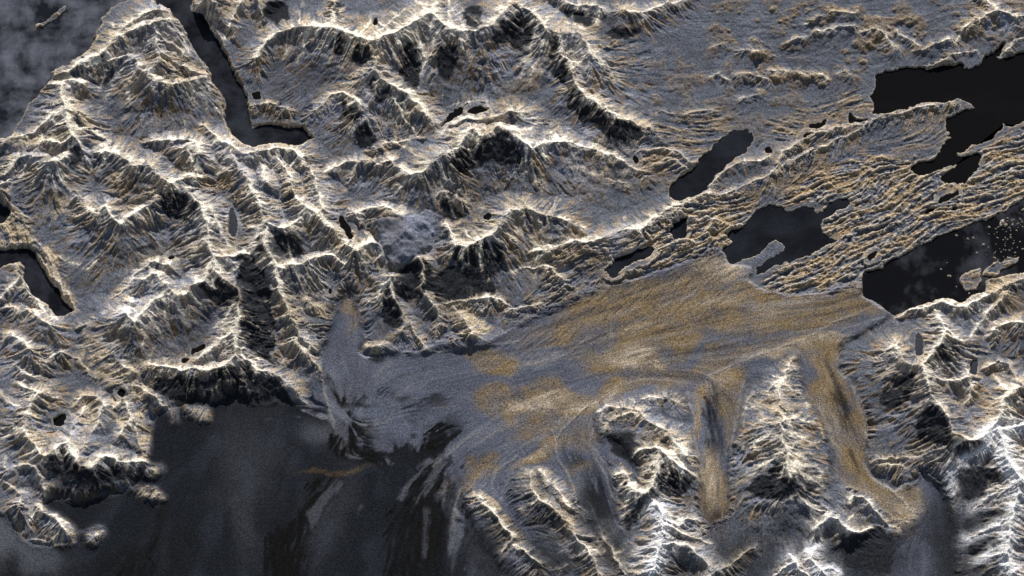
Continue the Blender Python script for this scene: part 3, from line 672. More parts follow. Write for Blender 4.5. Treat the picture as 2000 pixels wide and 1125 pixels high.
LOWLANDS = [
 (330,230,'grey valley bench south of the pyramid mountain','valley'),
 (230,470,'wide grey basin in the left of the picture below the scalloped crest','valley'),
 (350,650,'brown speckled lower basin between the winding crests','valley'),
 (120,760,'braided river valley running down the lower left','valley'),
 (600,200,'grey valley floor between the narrow fjord and the top crest','valley'),
 (640,360,'grey outwash valley left of the scalloped white crest','valley'),
 (900,180,'speckled grey valley below the top crest line','valley'),
 (800,420,'valley ground around the snow capped massif','valley'),
 (1100,380,'pale streaked valley right of the central crest','valley'),
 (950,620,'brown rocky ground above the left part of the glacier','lowland'),
 (1150,520,'ochre rocky ground above the middle of the glacier','lowland'),
 (1400,130,'smooth grey tundra plain with scattered knolls at top right','lowland'),
 (1620,220,'cracked grey delta plain left of the wide black fjord','lowland'),
 (1800,60,'rough grey upland in the upper right corner','lowland'),
 (1650,330,'streaked grey peninsula pointing into the wide black fjord','lowland'),
 (1650,470,'densely streaked ochre rock belt between the lakes and the slush fjord','lowland'),
 (1930,320,'streaked ochre rock shore at the right edge between two fjords','lowland'),
 (1380,430,'knotted ochre rock ground between the small dark lakes','lowland'),
 (1900,690,'pale blue valley between ridges near the right edge','valley'),
 (1900,550,'ragged skerry coast of the slush fjord','lowland'),
 (1640,700,'pale ground at the foot of the ribbed mountain','valley'),
 (1260,860,'ledges and hollows beside the swirling ice','valley'),
 (420,330,'blue valley floor between feathered ridges','valley'),
 (90,25,'low islet in the mottled sea','island'),
]
BERGS = [(1854,539,3.2,'pale iceberg alone in the middle of the slush fjord'),(1838,526,1.6,'tiny iceberg left of the lone pale one'),(1868,460,2.6,'iceberg close to the streaked shore at the top of the slush fjord'),
 (1890,467,2.4,'iceberg right of the one by the streaked shore'),(1957,437,6.0,'largest pale iceberg near the right edge'),(1965,440,3.5,'iceberg touching the right side of the largest one'),
 (1901,465,2.2,'iceberg just left of the scattered field'),(1908,494,2.0,'small iceberg below the scattered field'),(1932,444,3.0,'bright iceberg at the left rim of the scattered field'),(1998,410,2.8,'iceberg against the far right edge'),(1850,513,1.4,'tiny iceberg above the lone pale one'),
 (1921,478,2.6,'iceberg between the shore and the scattered field'),(1893,573,1.8,'tiny iceberg below the ragged islet'),(1868,560,1.6,'tiny iceberg left of the ragged islet')]

ICE_STREAMS = [
 [(1335,760),(1345,800),(1352,850),(1362,900),(1365,950),(1360,1000),(1385,1040),(1425,1010),(1422,950),(1425,900),(1437,850),(1447,800),(1475,745),(1400,715)],
 [(1560,710),(1570,770),(1593,810),(1613,850),(1620,890),(1630,937),(1660,962),(1700,975),(1745,1025),(1787,1020),(1795,990),(1785,950),(1745,945),(1708,922),(1692,890),(1700,840),(1692,800),(1665,750),(1647,725),(1640,685),(1600,650)],
 [(1165,800),(1140,805),(1090,850),(1090,900),(1110,940),(1140,1000),(1170,1020),(1208,1025),(1203,960),(1190,910),(1175,870),(1160,840)],
 [(1175,850),(1200,862),(1235,895),(1255,940),(1240,940),(1215,905),(1190,890)],
 [(1800,920),(1780,960),(1795,1010),(1770,1060),(1770,1180),(1870,1180),(1865,1040),(1840,960)],
 [(672,575),(660,590),(655,612),(642,650),(628,690),(630,740),(760,740),(745,700),(716,690),(713,642),(703,612),(692,580),(684,568)],
 [(940,680),(1150,575),(1400,490),(1500,580),(1680,560),(1735,620),(1640,670),(1560,690),(1460,735),(1330,755),(1180,790),(1060,860),(930,880),(760,870),(640,790),(640,710),(770,695)],
]

NO_SPURS = (18, 19, 22, 23)

NUNATAKS = [[(266,958),(300,952),(328,974),(300,990),(270,980)],[(282,918),(300,912),(320,918),(316,936),(288,936)],[(360,803),(385,796),(414,806),(410,830),(388,832),(375,822),(360,820)],[(330,808),(346,806),(348,835),(334,836)],[(164,1055),(178,1040),(200,1034),(208,1046),(192,1068),(172,1072)],[(232,890),(262,915),(262,940),(225,935),(215,900)]]

ICEPATCH = [
 (1.0,[(689,818),(712,820),(722,850),(755,916),(719,902),(658,888),(647,850),(689,842)]),
 (1.0,[(826,860),(864,829),(896,838),(866,861),(870,888),(824,890)]),
 (.5,[(789,803),(850,768),(873,786),(853,803),(794,832)]),
 (.7,[(660,783),(700,775),(728,782),(700,796),(672,796)]),(.6,[(735,768),(768,764),(770,778),(742,780)]),
 (.8,[(626,720),(634,722),(672,780),(676,792),(660,780)]),
 (.8,[(716,694),(745,698),(752,708),(722,702)]),
 (.95,[(523,1027),(543,1023),(563,1043),(590,997),(617,937),(657,930),(633,983),(593,1060),(600,1083),(605,1160),(520,1160),(518,1107),(512,1083)]),
 (.8,[(313,1027),(323,1017),(306,1070),(312,1090),(302,1160),(220,1160),(253,1107),(290,1083)]),
 (.7,[(745,1160),(760,1010),(790,985),(850,900),(885,885),(893,905),(850,1000),(835,1160)]),
 (.7,[(850,1000),(880,930),(890,950),(880,1010),(870,1080),(850,1160),(838,1160)]),
 (.8,[(895,960),(925,955),(935,990),(960,1040),(975,1090),(950,1090),(930,1050),(905,1005)]),
 (.6,[(1170,925),(1190,960),(1200,1020),(1165,1010),(1150,960)]),
 (.6,[(1385,770),(1400,765),(1412,850),(1400,900),(1388,880),(1375,800)]),
 (.55,[(1630,760),(1648,770),(1662,830),(1655,860),(1640,820)]),
 (.5,[(1655,880),(1670,880),(1680,930),(1668,930)]),
 (.8,[(1610,855),(1620,880),(1632,935),(1618,930),(1606,890)]),
]
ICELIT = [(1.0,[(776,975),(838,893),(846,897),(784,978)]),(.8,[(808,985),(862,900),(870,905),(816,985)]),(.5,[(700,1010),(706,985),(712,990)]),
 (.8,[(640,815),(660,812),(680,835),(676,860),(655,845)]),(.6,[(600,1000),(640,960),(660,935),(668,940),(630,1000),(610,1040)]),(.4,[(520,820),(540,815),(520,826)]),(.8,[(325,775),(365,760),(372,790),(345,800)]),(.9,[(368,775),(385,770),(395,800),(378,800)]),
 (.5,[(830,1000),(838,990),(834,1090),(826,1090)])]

TANROCK = [[(885,1005),(900,1008),(920,1060),(935,1098),(915,1102),(870,1075),(865,1055),(885,1055)],[(925,962),(945,958),(985,1000),(1000,1045),(985,1100),(970,1100),(975,1050),(945,1000)],[(1032,923),(1045,923),(1055,960),(1075,985),(1055,985),(1035,955)],
 [(248,740),(275,750),(300,790),(295,850),(292,905),(270,905),(268,840),(262,790)],[(145,790),(165,770),(205,780),(195,830),(160,840)],[(215,780),(250,775),(262,830),(235,860),(222,820)],[(0,425),(45,410),(65,470),(60,485),(0,486)],
 [(70,490),(105,480),(120,530),(150,610),(125,610),(95,550)],[(365,812),(412,800),(410,828),(385,838)],[(590,690),(625,700),(625,722),(600,715)],[(520,790),(560,780),(590,790),(575,805),(520,805)],[(595,585),(640,590),(635,620),(612,618)],
 [(150,680),(190,662),(250,730),(240,750),(190,740)],[(1705,905),(1735,900),(1768,910),(1755,928),(1712,930)],[(85,1035),(125,1025),(152,1050),(140,1065),(80,1065)],[(860,590),(900,585),(960,640),(940,665),(905,660)],[(700,680),(745,675),(745,695),(705,698)]]


# ------------------------------------------------------------------ height field
CELL = 1.5
gx = np.arange(-110, 2110.1, CELL); gy = np.arange(-800, 830.1, CELL)
X, Y = np.meshgrid(gx, gy)
NY, NX = X.shape
WX = X + 7 * fbm(X, Y, 46, 3, 1) + 3.0 * fbm(X, Y, 13, 3, 5)
WY = Y + 7 * fbm(X, Y, 46, 3, 2) + 3.0 * fbm(X, Y, 13, 3, 6)
B = np.full(X.shape, 2.0, np.float32)
NFACE = np.zeros(X.shape, np.float32); WIDE = np.zeros(X.shape, np.float32); CREST = np.zeros(X.shape, np.float32); SNOW = np.zeros(X.shape, np.float32)
GRP = np.zeros(X.shape, np.int16)
CVAR = np.clip(.8 + 1.3 * fbm(X, Y, 50, 4, 3), .12, 1.15).astype(np.float32)
def lay_ridge(h0, h1, pts, grp, s=0.74, white=0.0, cw=1.0, minor=False):
    pts = [tuple(map(float, p)) for p in pts]
    L = [0.0]
    for a, b in zip(pts, pts[1:]): L.append(L[-1] + math.hypot(b[0] - a[0], b[1] - a[1]))
    hs = [h0 + (h1 - h0) * l / max(L[-1], 1) for l in L]
    G = [to_ground(p[0], p[1], h) for p, h in zip(pts, hs)]
    for k in range(len(pts) - 1):
        (ax, ay), (bx, by) = G[k], G[k + 1]
        ha, hb = hs[k], hs[k + 1]; hm = max(ha, hb)
        rad = hm / s * 6.0 + 12
        x0 = max(0, int((min(ax, bx) - rad - gx[0]) / CELL)); x1 = min(NX, int((max(ax, bx) + rad - gx[0]) / CELL) + 1)
        y0 = max(0, int((min(ay, by) - rad - gy[0]) / CELL)); y1 = min(NY, int((max(ay, by) + rad - gy[0]) / CELL) + 1)
        if x1 <= x0 or y1 <= y0: continue
        wx = WX[y0:y1, x0:x1]; wy = WY[y0:y1, x0:x1]
        dx, dy = bx - ax, by - ay; q = dx * dx + dy * dy + 1e-6
        t = np.clip(((wx - ax) * dx + (wy - ay) * dy) / q, 0, 1)
        oy = wy - ay - t * dy
        d = np.hypot(wx - ax - t * dx, oy)
        nf = oy / (d + .8)                       # +1 north of the crest, -1 south of it
        hh = ha + (hb - ha) * t
        v = hh * np.exp(-s * (1 + .30 * nf) * d / np.maximum(hh, 4)) + 1.0
        sub = B[y0:y1, x0:x1]; up = v > sub; NFACE[y0:y1, x0:x1][up] = nf[up]
        sub[up] = v[up]
        if grp is not None:
            g = GRP[y0:y1, x0:x1]; g[up & (v > 4.5)] = grp
        cwid = 1.6 + (1.0 + 0.21 * hh) * (.4 + .6 * cw) * np.clip(.38 + .75 * nf, 0, 1.1)
        c = np.exp(-(d / cwid) ** 1.5) * np.minimum(1.0, .22 + hh / 44.0) * (.72 + .28 * min(cw, 2) / 1.5) * CVAR[y0:y1, x0:x1]
        cr = CREST[y0:y1, x0:x1]; np.maximum(cr, c, out=cr)
        wd = np.exp(-(d / (3 + .62 * hh * np.clip(.72 + .45 * nf, .2, 1.2))) ** 1.6) * np.minimum(1, .3 + hh / 40)
        wr_ = WIDE[y0:y1, x0:x1]; np.maximum(wr_, wd, out=wr_)
        if white > 0:
            sn = SNOW[y0:y1, x0:x1]; np.maximum(sn, white * np.exp(-(d / 19.0) ** 1.8), out=sn)
sp = random.Random(21)
for g, (gname, glabel, ridges) in enumerate(MOUNTAINS):
    for r in ridges:
        h0, h1, pts = r[:3]; kw = dict(r[3]) if len(r) > 3 else {}
        kw['s'] = kw.get('s', .74) * SMUL.get(g + 1, 1)
        lay_ridge(h0 * HS, h1 * HS, pts, g + 1, **kw)
        # side spurs budding off the crest
        hm = max(h0, h1)
        if hm < 20 or g + 1 in NO_SPURS: continue
        L = sum(math.hypot(b[0] - a[0], b[1] - a[1]) for a, b in zip(pts, pts[1:]))
        if min(h0, h1) < 12 and L < 75: continue
        done = 0.0; nxt = sp.uniform(8, 20); side = sp.choice((-1, 1))
        for a, b in zip(pts, pts[1:]):
            l = math.hypot(b[0] - a[0], b[1] - a[1])
            ux, uy = (b[0] - a[0]) / max(l, 1e-3), (b[1] - a[1]) / max(l, 1e-3)
            while nxt < done + l:
                q = nxt - done; hh = h0 + (h1 - h0) * nxt / L
                side = -side if sp.random() < .75 else side
                nx_, ny_ = -uy * side, ux * side
                if (ny_ > -.35 or sp.random() < .35) and hh > 12:
                    ln = hh * sp.uniform(.55, 1.35) * (1.25 if ny_ > .3 else .8); bend = sp.uniform(-.45, .45)
                    ax_, ay_ = a[0] + ux * q, a[1] + uy * q
                    dx_, dy_ = nx_ + ux * bend, ny_ + uy * bend + .35
                    n_ = math.hypot(dx_, dy_); dx_ /= n_; dy_ /= n_
                    k_ = sp.uniform(-.3, .3)
                    P3 = [(ax_, ay_), (ax_ + dx_ * ln * .5, ay_ + dy_ * ln * .5), (ax_ + (dx_ - dy_ * k_) * ln, ay_ + (dy_ + dx_ * k_) * ln)]
                    lay_ridge(hh * .9, 4, P3, g + 1, s=sp.uniform(.95, 1.3), cw=.9)
                nxt += sp.uniform(13, 30)
            done += l
# snow plateaus and mesas
def ground_mask(poly, z, r=3, jit=0.0):
    mx, my = to_map(X, Y, np.full(X.shape, z, np.float32))
    if jit: mx = mx + jit * fbm(X, Y, 34, 3, 3); my = my + jit * fbm(X, Y, 34, 3, 4)
    return samp(blur(raster(poly), r), mx, my)
PLAT = np.zeros(X.shape, np.float32)
for h, poly, g in PLATEAUS:
    m = ground_mask(poly, h, 11, 12)
    v = h * sstep(0.05, 1.0, m) * (1 + .35 * fbm(X, Y, 60, 4, 6))
    up = (v > B) & (m > 0.1); B[up] = v[up]; GRP[up] = g; PLAT = np.maximum(PLAT, sstep(.35, .9, m))
# ice streams have planed their beds flat
mx0, my0 = to_map(X, Y, np.full(X.shape, 3.0, np.float32))
am = np.zeros((MH, MW), np.float32)
for q in ICE_STREAMS: am = np.maximum(am, raster(q))
am = np.maximum(am, raster(ICEFIELD))
for q in NUNATAKS: am = am * (1 - raster(q))
ARM = samp(blur(am, 6), mx0 + 5 * fbm(X, Y, 30, 3, 1), my0 + 5 * fbm(X, Y, 30, 3, 2))
B = B * (1 - .96 * ARM) + 2.0 * .96 * ARM; CREST *= (1 - ARM); WIDE *= (1 - ARM)
B = B.astype(np.float32)
# flat-country relief masks
mx0, my0 = to_map(X, Y, np.full(X.shape, 3.0, np.float32))
FOL = sum_fol = np.zeros(X.shape, np.float32)
def layered(lst, r):
    m = np.zeros((MH, MW), np.float32)
    for a, poly in lst: m = np.maximum(m, a * raster(poly))
    return samp(blur(m, r), mx0, my0)
FOL = layered(FOLIATED, 10)
HUM = layered(HUMMOCKS, 18)
jx = 5 * fbm(X, Y, 22, 3, 3); jy = 5 * fbm(X, Y, 22, 3, 4)
GLm = samp(blur(raster(GLACIER), 3), mx0 + jx * .6, my0 + jy * .6)
GLw = samp(blur(raster(GLACIER) | raster(ICEFIELD), 9), mx0 + jx * .4, my0 + jy * .4)
ICm = np.clip(samp(blur(raster(GLACIER) | raster(ICEFIELD), 3), mx0 + jx * .6, my0 + jy * .6) - GLm, 0, 1)


# direction field: down-slope on mountains, along flow on ice, along the grain in the lowland
def gblur(a, r):
    for _ in range(2): a = box1(box1(a, r, 0), r, 1)
    return a
Bs = gblur(B, 3)
dyB, dxB = np.gradient(Bs, CELL)
gm = np.hypot(dxB, dyB)
VX = dxB / (gm + 1e-3) * sstep(.02, .12, gm); VY = dyB / (gm + 1e-3) * sstep(.02, .12, gm)
# flow lines, on a coarse lattice
cs = 12
Xc, Yc = X[::cs, ::cs], Y[::cs, ::cs]
def lines_field(lines, power=3.0):
    fx = np.zeros(Xc.shape); fy = np.zeros(Xc.shape)
    for pts in lines:
        G = [to_ground(p[0], p[1], 3) for p in pts]
        for (ax, ay), (bx, by) in zip(G, G[1:]):
            dx, dy = bx - ax, by - ay; q = dx * dx + dy * dy + 1e-6
            t = np.clip(((Xc - ax) * dx + (Yc - ay) * dy) / q, 0, 1)
            d = np.hypot(Xc - ax - t * dx, Yc - ay - t * dy) + 8
            w = 1 / d ** power; l = math.sqrt(q)
            fx += w * dx / l; fy += w * dy / l
    n = np.hypot(fx, fy) + 1e-12; fx /= n; fy /= n
    iy = np.clip(np.arange(NY) / cs, 0, Xc.shape[0] - 1.001); ix = np.clip(np.arange(NX) / cs, 0, Xc.shape[1] - 1.001)
    yi = iy.astype(int); xi = ix.astype(int); wy = (iy - yi)[:, None]; wx = (ix - xi)[None, :]
    def up(a):
        return (a[yi][:, xi] * (1 - wx) + a[yi][:, xi + 1] * wx) * (1 - wy) + (a[yi + 1][:, xi] * (1 - wx) + a[yi + 1][:, xi + 1] * wx) * wy
    return up(fx), up(fy)
FX, FY = lines_field(FLOW)
GX, GY = lines_field(GRAIN)
ra_ = .55 * fbm(X, Y, 75, 3, 4); GX, GY = GX * np.cos(ra_) - GY * np.sin(ra_), GX * np.sin(ra_) + GY * np.cos(ra_)
wf = np.clip(FOL * 1.5 + HUM * .5, 0, 1) * (gm < .35)
icy = np.clip(GLm + ICm, 0, 1) * np.maximum(sstep(.35, .15, gm), ARM)
VX = VX * (1 - wf) + GX * wf; VY = VY * (1 - wf) + GY * wf
VX = VX * (1 - icy) + FX * icy; VY = VY * (1 - icy) + FY * icy
nn = np.hypot(VX, VY) + 1e-6
VX = (VX / nn).astype(np.float32); VY = (VY / nn).astype(np.float32)
def lic_many(items):
    """line-integral smoothing of several noise fields along the direction field; items: (field, steps)"""
    acc = [s_.copy() for s_, _ in items]; cnt = [1.0] * len(items); flatsrc = [s_.ravel() for s_, _ in items]
    iy0, ix0 = np.mgrid[0:NY, 0:NX].astype(np.float32); vxf, vyf = VX.ravel(), VY.ravel()
    for sg in (1, -1):
        px = ix0.copy(); py = iy0.copy(); ox = VX * sg; oy = VY * sg
        for k in range(max(n for _, n in items)):
            px += ox * 1.3; py += oy * 1.3
            id_ = np.clip(py, 0, NY - 1).astype(np.int32) * NX + np.clip(px, 0, NX - 1).astype(np.int32)
            nx_ = vxf[id_]; ny_ = vyf[id_]
            sgn = np.where(nx_ * ox + ny_ * oy < 0, -1, 1).astype(np.float32)
            ox = nx_ * sgn; oy = ny_ * sgn
            for j, (s_, n) in enumerate(items):
                if k < n: acc[j] += flatsrc[j][id_]; cnt[j] += 1
    return [(q - q.mean()) / (q.std() + 1e-6) for q in acc]
N1, N2, N3, N4, N5 = lic_many([((vn(X, Y, 13, 1) + .6 * vn(X, Y, 7, 2)).astype(np.float32), 12), (vn(X, Y, 4.5, 3).astype(np.float32), 7),
                           (rng.random(X.shape).astype(np.float32) - .5, 8), (vn(X, Y, 26, 6).astype(np.float32), 26), ((vn(X, Y, 9, 4) + .6 * vn(X, Y, 4.5, 5)).astype(np.float32), 34)])
qx = mx0 + jx * 5 + 14 * N4 + 8 * N5; qy = my0 + jy * 5 - 14 * N4 - 8 * N5
gq = samp(blur(raster(GLACIER), 18), qx, qy); iq = samp(blur(raster(ICEFIELD), 18), qx, qy)
GSH = sstep(.25, .75, gq / (gq + iq + 1e-3))
QUIET = np.zeros(X.shape, np.float32)
for (cx, cy, rx, ry, ang, st_) in DARKZONE:
    if cy > 880: QUIET = np.maximum(QUIET, st_ * np.exp(-(((mx0 - cx) / rx) ** 2 + ((my0 - cy) / ry) ** 2)))
rock = np.clip(gm / .35, 0, 1.3) * (1 - .85 * PLAT) * (1 - .8 * ARM)
relief = np.clip((B - 2) / 25, 0, 1)
crestfade = 1 - .55 * CREST
def rdg(n): return 1.1 - np.abs(n) * 1.25
H = B + rock * (1.7 * rdg(N1) + 1.0 * rdg(N2) + .45 * N3) * (1 - .75 * QUIET) * (1 - .75 * CREST) * GULLY * (.55 + .9 * sstep(-.5, .6, fbm(X, Y, 70, 3, 1))) * (.3 + .7 * sstep(.75, -.35, gblur(NFACE, 3)))
H += relief * (1 - .8 * PLAT) * (1 - .5 * QUIET) * (1.0 * fbm(X, Y, 12, 3, 2) + 5.0 * (.35 - np.abs(fbm(X, Y, 38, 4, 6))) * (1 - .7 * CREST))
flat = 1 - np.clip(relief * 2, 0, 1)
notice = 1 - np.clip(GLm + ICm, 0, 1)
wr = fbm(X, Y, 34, 3, 6)
brk = sstep(-.5, .5, fbm(X, Y, 26, 3, 1))
H += FOL * ((1.3 * np.abs(N1) * (1 + wr) + 1.3 * N2) * (.25 + 1.0 * brk) + .6 * N3 + 1.5 * N5 * (.4 + .8 * (1 - brk)) + 2.8 * (.5 - np.abs(fbm(X * .7 + .35 * Y, Y * 1.5 - .5 * X, 22, 4, 5, .6))) + 2.0 * fbm(X, Y, 8, 3, 3))
knob = np.maximum(0, fbm(X, Y, 30, 4, 7) - .12)
H += HUM * (9 * knob + 1.6 * np.abs(fbm(X, Y, 14, 3, 2)) + .5 * N1)
H += flat * notice * (.9 * fbm(X, Y, 40, 3, 3) + .2 * N2)
# ice
iceflat = np.maximum(sstep(.45, .15, gm) * sstep(12, 6, B), ARM)
H += np.clip(GLm + ICm, 0, 1) * 7.0 * sstep(.05, .95, GLw) * sstep(22, 4, B)
H += GLm * iceflat * (.08 * N3 + .06 * N2 + .08 * N1 + .22 * N4 + .22 * N5)
H += ICm * iceflat * (.05 * N2 + .10 * N4)
crev = samp(blur(raster(CREVASSE), 14), mx0, my0)
u = (X * .78 - Y * .62) + 5 * fbm(X, Y, 40, 2, 4); v = (X * .62 + Y * .78)
H += crev * GLm * iceflat * 1.5 * vn(u / 4.5, v / 22.0, 1, 3)
MOR = np.zeros(X.shape, np.float32)
for h, pts in MORAINES:
    lay = np.zeros(X.shape, np.float32)
    G = [to_ground(p[0], p[1], 5) for p in pts]
    for (ax, ay), (bx, by) in zip(G, G[1:]):
        x0 = max(0, int((min(ax, bx) - 20 - gx[0]) / CELL)); x1 = min(NX, int((max(ax, bx) + 20 - gx[0]) / CELL) + 1)
        y0 = max(0, int((min(ay, by) - 20 - gy[0]) / CELL)); y1 = min(NY, int((max(ay, by) + 20 - gy[0]) / CELL) + 1)
        if x1 <= x0 or y1 <= y0: continue
        wx = (X + WX)[y0:y1, x0:x1] * .5; wy = (Y + WY)[y0:y1, x0:x1] * .5
        dx, dy = bx - ax, by - ay; q = dx * dx + dy * dy + 1e-6
        t = np.clip(((wx - ax) * dx + (wy - ay) * dy) / q, 0, 1)
        d = np.hypot(wx - ax - t * dx, wy - ay - t * dy)
        s_ = lay[y0:y1, x0:x1]; np.maximum(s_, np.exp(-(d / 3.0) ** 2), out=s_)
    H += .55 * h * lay
    MOR = np.maximum(MOR, lay * min(1, abs(h) / 2))

# ------------------------------------------------------------------ lakes cut into the land
WATER = np.zeros(X.shape, np.float32); lake_out = []
for name, label, tint, poly in LAKES:
    z0 = 0.0
    xs = [p[0] for p in poly]; ys = [p[1] for p in poly]
    ax, ay = to_ground(min(xs) - 30, max(ys) + 30, 0); bx, by = to_ground(max(xs) + 30, min(ys) - 90, 0)
    x0 = max(0, int((ax - gx[0]) / CELL)); x1 = min(NX, int((bx - gx[0]) / CELL) + 1)
    y0 = max(0, int((ay - 60 - gy[0]) / CELL)); y1 = min(NY, int((by - gy[0]) / CELL) + 1)
    sl0 = (slice(y0, y1), slice(x0, x1)); Xl, Yl, Hl = X[sl0], Y[sl0], H[sl0].copy()
    R3 = soft([poly], 2); R7 = soft([poly], 7)
    if name != 'fjord':
        for _ in range(3):
            mx, my = to_map(Xl, Yl, np.full(Xl.shape, z0, np.float32))
            m = lsamp(R3, mx, my) > .5
            if m.any(): z0 = float(np.percentile(Hl[m], 12))
    mx, my = to_map(Xl, Yl, np.full(Xl.shape, z0, np.float32))
    jl = min(5.0, 1 + (max(xs) - min(xs)) * .12)
    mx = mx + jl * fbm(Xl, Yl, 20, 4, 4, .6); my = my + jl * fbm(Xl, Yl, 20, 4, 5, .6)
    m = lsamp(R3, mx, my); mw = lsamp(R7, mx, my)
    cap = z0 + (0.5 - m) * 16 / (m + .06)
    cap2 = z0 + 2 + 9 * np.maximum(0, .5 - mw) / (mw + .03)
    if name in ('fjord', 'lake'): Hl = np.where(mw > .004, np.minimum(Hl, cap2), Hl)
    Hl = np.where((m < .5) & (mw > .03), np.maximum(Hl, z0 + .5 + 1.2 * (.5 - m)), Hl)
    if name == 'fjord':
        keep = lsamp(soft(ISLANDS, 1), mx, my)
        cap = cap + 40 * sstep(.25, .6, keep)
        Hl = np.where(keep > .3, np.maximum(Hl, 2.2 * keep + 1.2 * N2[sl0] * keep + 2 * fbm(Xl, Yl, 10, 3, 3)), Hl)
    Hl = np.minimum(Hl, np.where(m > .01, np.maximum(cap, z0 - 2.5), 1e9))
    H[sl0] = Hl; WATER[sl0] = np.maximum(WATER[sl0], m)
    lake_out.append((name, label, tint, poly, z0))
H = H.astype(np.float32)

# ------------------------------------------------------------------ ground colour (surface colours plus painted crest light and slope shade, baked per vertex)
MXf, MYf = to_map(X, Y, gblur(H, 1))
def blobs(lst, warp=14):
    out = np.zeros(X.shape, np.float32)
    bx = MXf + warp * fbm(X, Y, 60, 4, 2); by = MYf + warp * fbm(X, Y, 60, 4, 3)
    for (cx, cy, rx, ry, ang, st_) in lst:
        a = math.radians(ang); c, s = math.cos(a), math.sin(a)
        dx, dy = bx - cx, by - cy
        q = ((dx * c + dy * s) / rx) ** 2 + ((-dx * s + dy * c) / ry) ** 2
        out = np.maximum(out, st_ * np.exp(-(q * .85) ** 1.5))
    return out
dyH, dxH = np.gradient(H, CELL); sl = np.hypot(dxH, dyH)
H4 = gblur(H, 3); conv = H - H4
C = np.zeros(X.shape + (3,), np.float32)
def mix(w, col):
    w = np.clip(w, 0, 1)[..., None]
    C[:] = C * (1 - w) + np.array(col, np.float32) * w
C[:] = (.112, .124, .154)                                     # grey-blue till and snow
mix(.5 * sstep(-.3, .6, fbm(X, Y, 110, 5, 4)), (.080, .088, .114))
mix(.45 * sstep(.1, .7, fbm(X, Y, 40, 5, 7)), (.165, .18, .23))
mtn = np.clip((B - 3) / 12, 0, 1)
mix(.6 * mtn * sstep(.1, .7, fbm(X, Y, 60, 5, 2)), (.25, .27, .34))      # fresh snow patches
mix(.6 * mtn * sstep(.05, .6, fbm(X, Y, 75, 5, 3)), (.055, .06, .072))   # dark slabs
rib = sstep(-.3, 1.2, N2 + .6 * N1 + .8 * fbm(X, Y, 50, 3, 5))
mix(.85 * sstep(.12, .5, sl) * rib, (.225, .158, .088))   # ochre rock ribs
mix(.85 * np.clip(FOL * sstep(-.9, .9, N1 + N2 + fbm(X, Y, 30, 3, 2)), 0, 1), (.33, .24, .14))
mix(.6 * HUM * sstep(.05, .3, knob), (.20, .145, .085))
mix(.6 * sstep(.35, 1.4, conv) * sstep(.15, .6, sl), (.50, .41, .28))     # bare pale edges of the ribs
mix(.55 * FOL * sstep(.2, 1.2, conv), (.60, .53, .43))
pat = sstep(-.5, .5, fbm(X, Y, 48, 4, 4))
mix(1.0 * WIDE * (.45 + .55 * pat) * sstep(-1.1, .6, .7 * N2 + .5 * N3 + .4 * N1 + .3), (.52, .435, .32))   # coarse tan rock and scree, with north-face sunlight painted in
mix(.75 * WIDE * (1 - pat) * sstep(-.8, .6, N2 + .5 * N3), (.40, .42, .49))                        # thin snow on the rest, also brightening the sun side by colour
tanm = np.zeros((MH, MW), np.float32)
for q in TANROCK + NUNATAKS: tanm = np.maximum(tanm, raster(q))
tanm = samp(blur(tanm, 3), MXf + 4 * fbm(X, Y, 14, 3, 2), MYf + 4 * fbm(X, Y, 14, 3, 3)) * (1 - .9 * ARM)
mix(.85 * tanm * sstep(-1.0, .6, N2 + .6 * N3 + fbm(X, Y, 9, 3, 6) * 1.5), (.46, .38, .27))
CR = CREST * (1 + .5 * fbm(X, Y, 9, 3, 2) + .16 * N2 + .10 * N3) + .10 * (CREST > .04) * (N2 + N3 * .6)
mix(.55 * sstep(.08, .30, CR), (.36, .32, .27))      # pale crest band, its wider sunlit north side painted into the colour
mix(.9 * sstep(.34, .68, CR), (.72, .66, .56))      # crest highlights painted in, reaching farther toward the sun
mix(.95 * SNOW * (.85 + .6 * fbm(X, Y, 14, 3, 4)), (.80, .82, .88))
mix(.75 * PLAT, (.085, .093, .122)); mix(.8 * PLAT * sstep(-.1, .9, fbm(X, Y, 46, 5, 5)), (.19, .21, .275)); mix(.6 * PLAT * sstep(.1, .8, fbm(X, Y, 30, 4, 1)), (.04, .044, .055))
ice_all = np.clip(GLm + ICm, 0, 1) * iceflat
gi = ice_all * GSH; ii = ice_all * (1 - GSH)
mix(ice_all, (.0145, .0168, .0215)); mix(gi / (ice_all + 1e-3) * (gi > 0) * ice_all, (.100, .113, .155))
mix(gi * .6 * sstep(-.1, .9, fbm(X, Y, 90, 4, 1)), (.085, .09, .11))
och = sstep(.05, .85, blobs(OCHRE, 26))
ochv = och * (.88 + .5 * fbm(X, Y, 26, 4, 3) + .12 * N4)
mix(gi * ochv, (.205, .152, .090))
mix(gi * ochv * .6 * sstep(.2, 1.8, -N5), (.085, .072, .058)); mix(gi * ochv * .4 * sstep(.4, 2.0, N5), (.33, .27, .19))
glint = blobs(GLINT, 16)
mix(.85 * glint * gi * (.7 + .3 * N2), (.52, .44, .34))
mix(.25 * gi * sstep(.2, 2.0, N4), (.22, .22, .24))
mix(.35 * gi * sstep(.2, 2.0, -N4), (.06, .063, .078))
mix(.38 * gi * sstep(.3, 2.0, N5), (.24, .235, .24))
mix(.40 * gi * sstep(.3, 2.0, -N5), (.055, .057, .066))
mix(ii * .6 * sstep(-.2, 1.6, N4), (.026, .030, .041))
mix(ii * blobs(ICELIGHT, 20) , (.090, .096, .118))
mix(ii * och * .35, (.15, .10, .05))
mix(ice_all * blobs(ICEDARK, 10) * sstep(-2.4, -.4, N2 + N1 * .5 + .6 * N4), (.0105, .010, .0095))
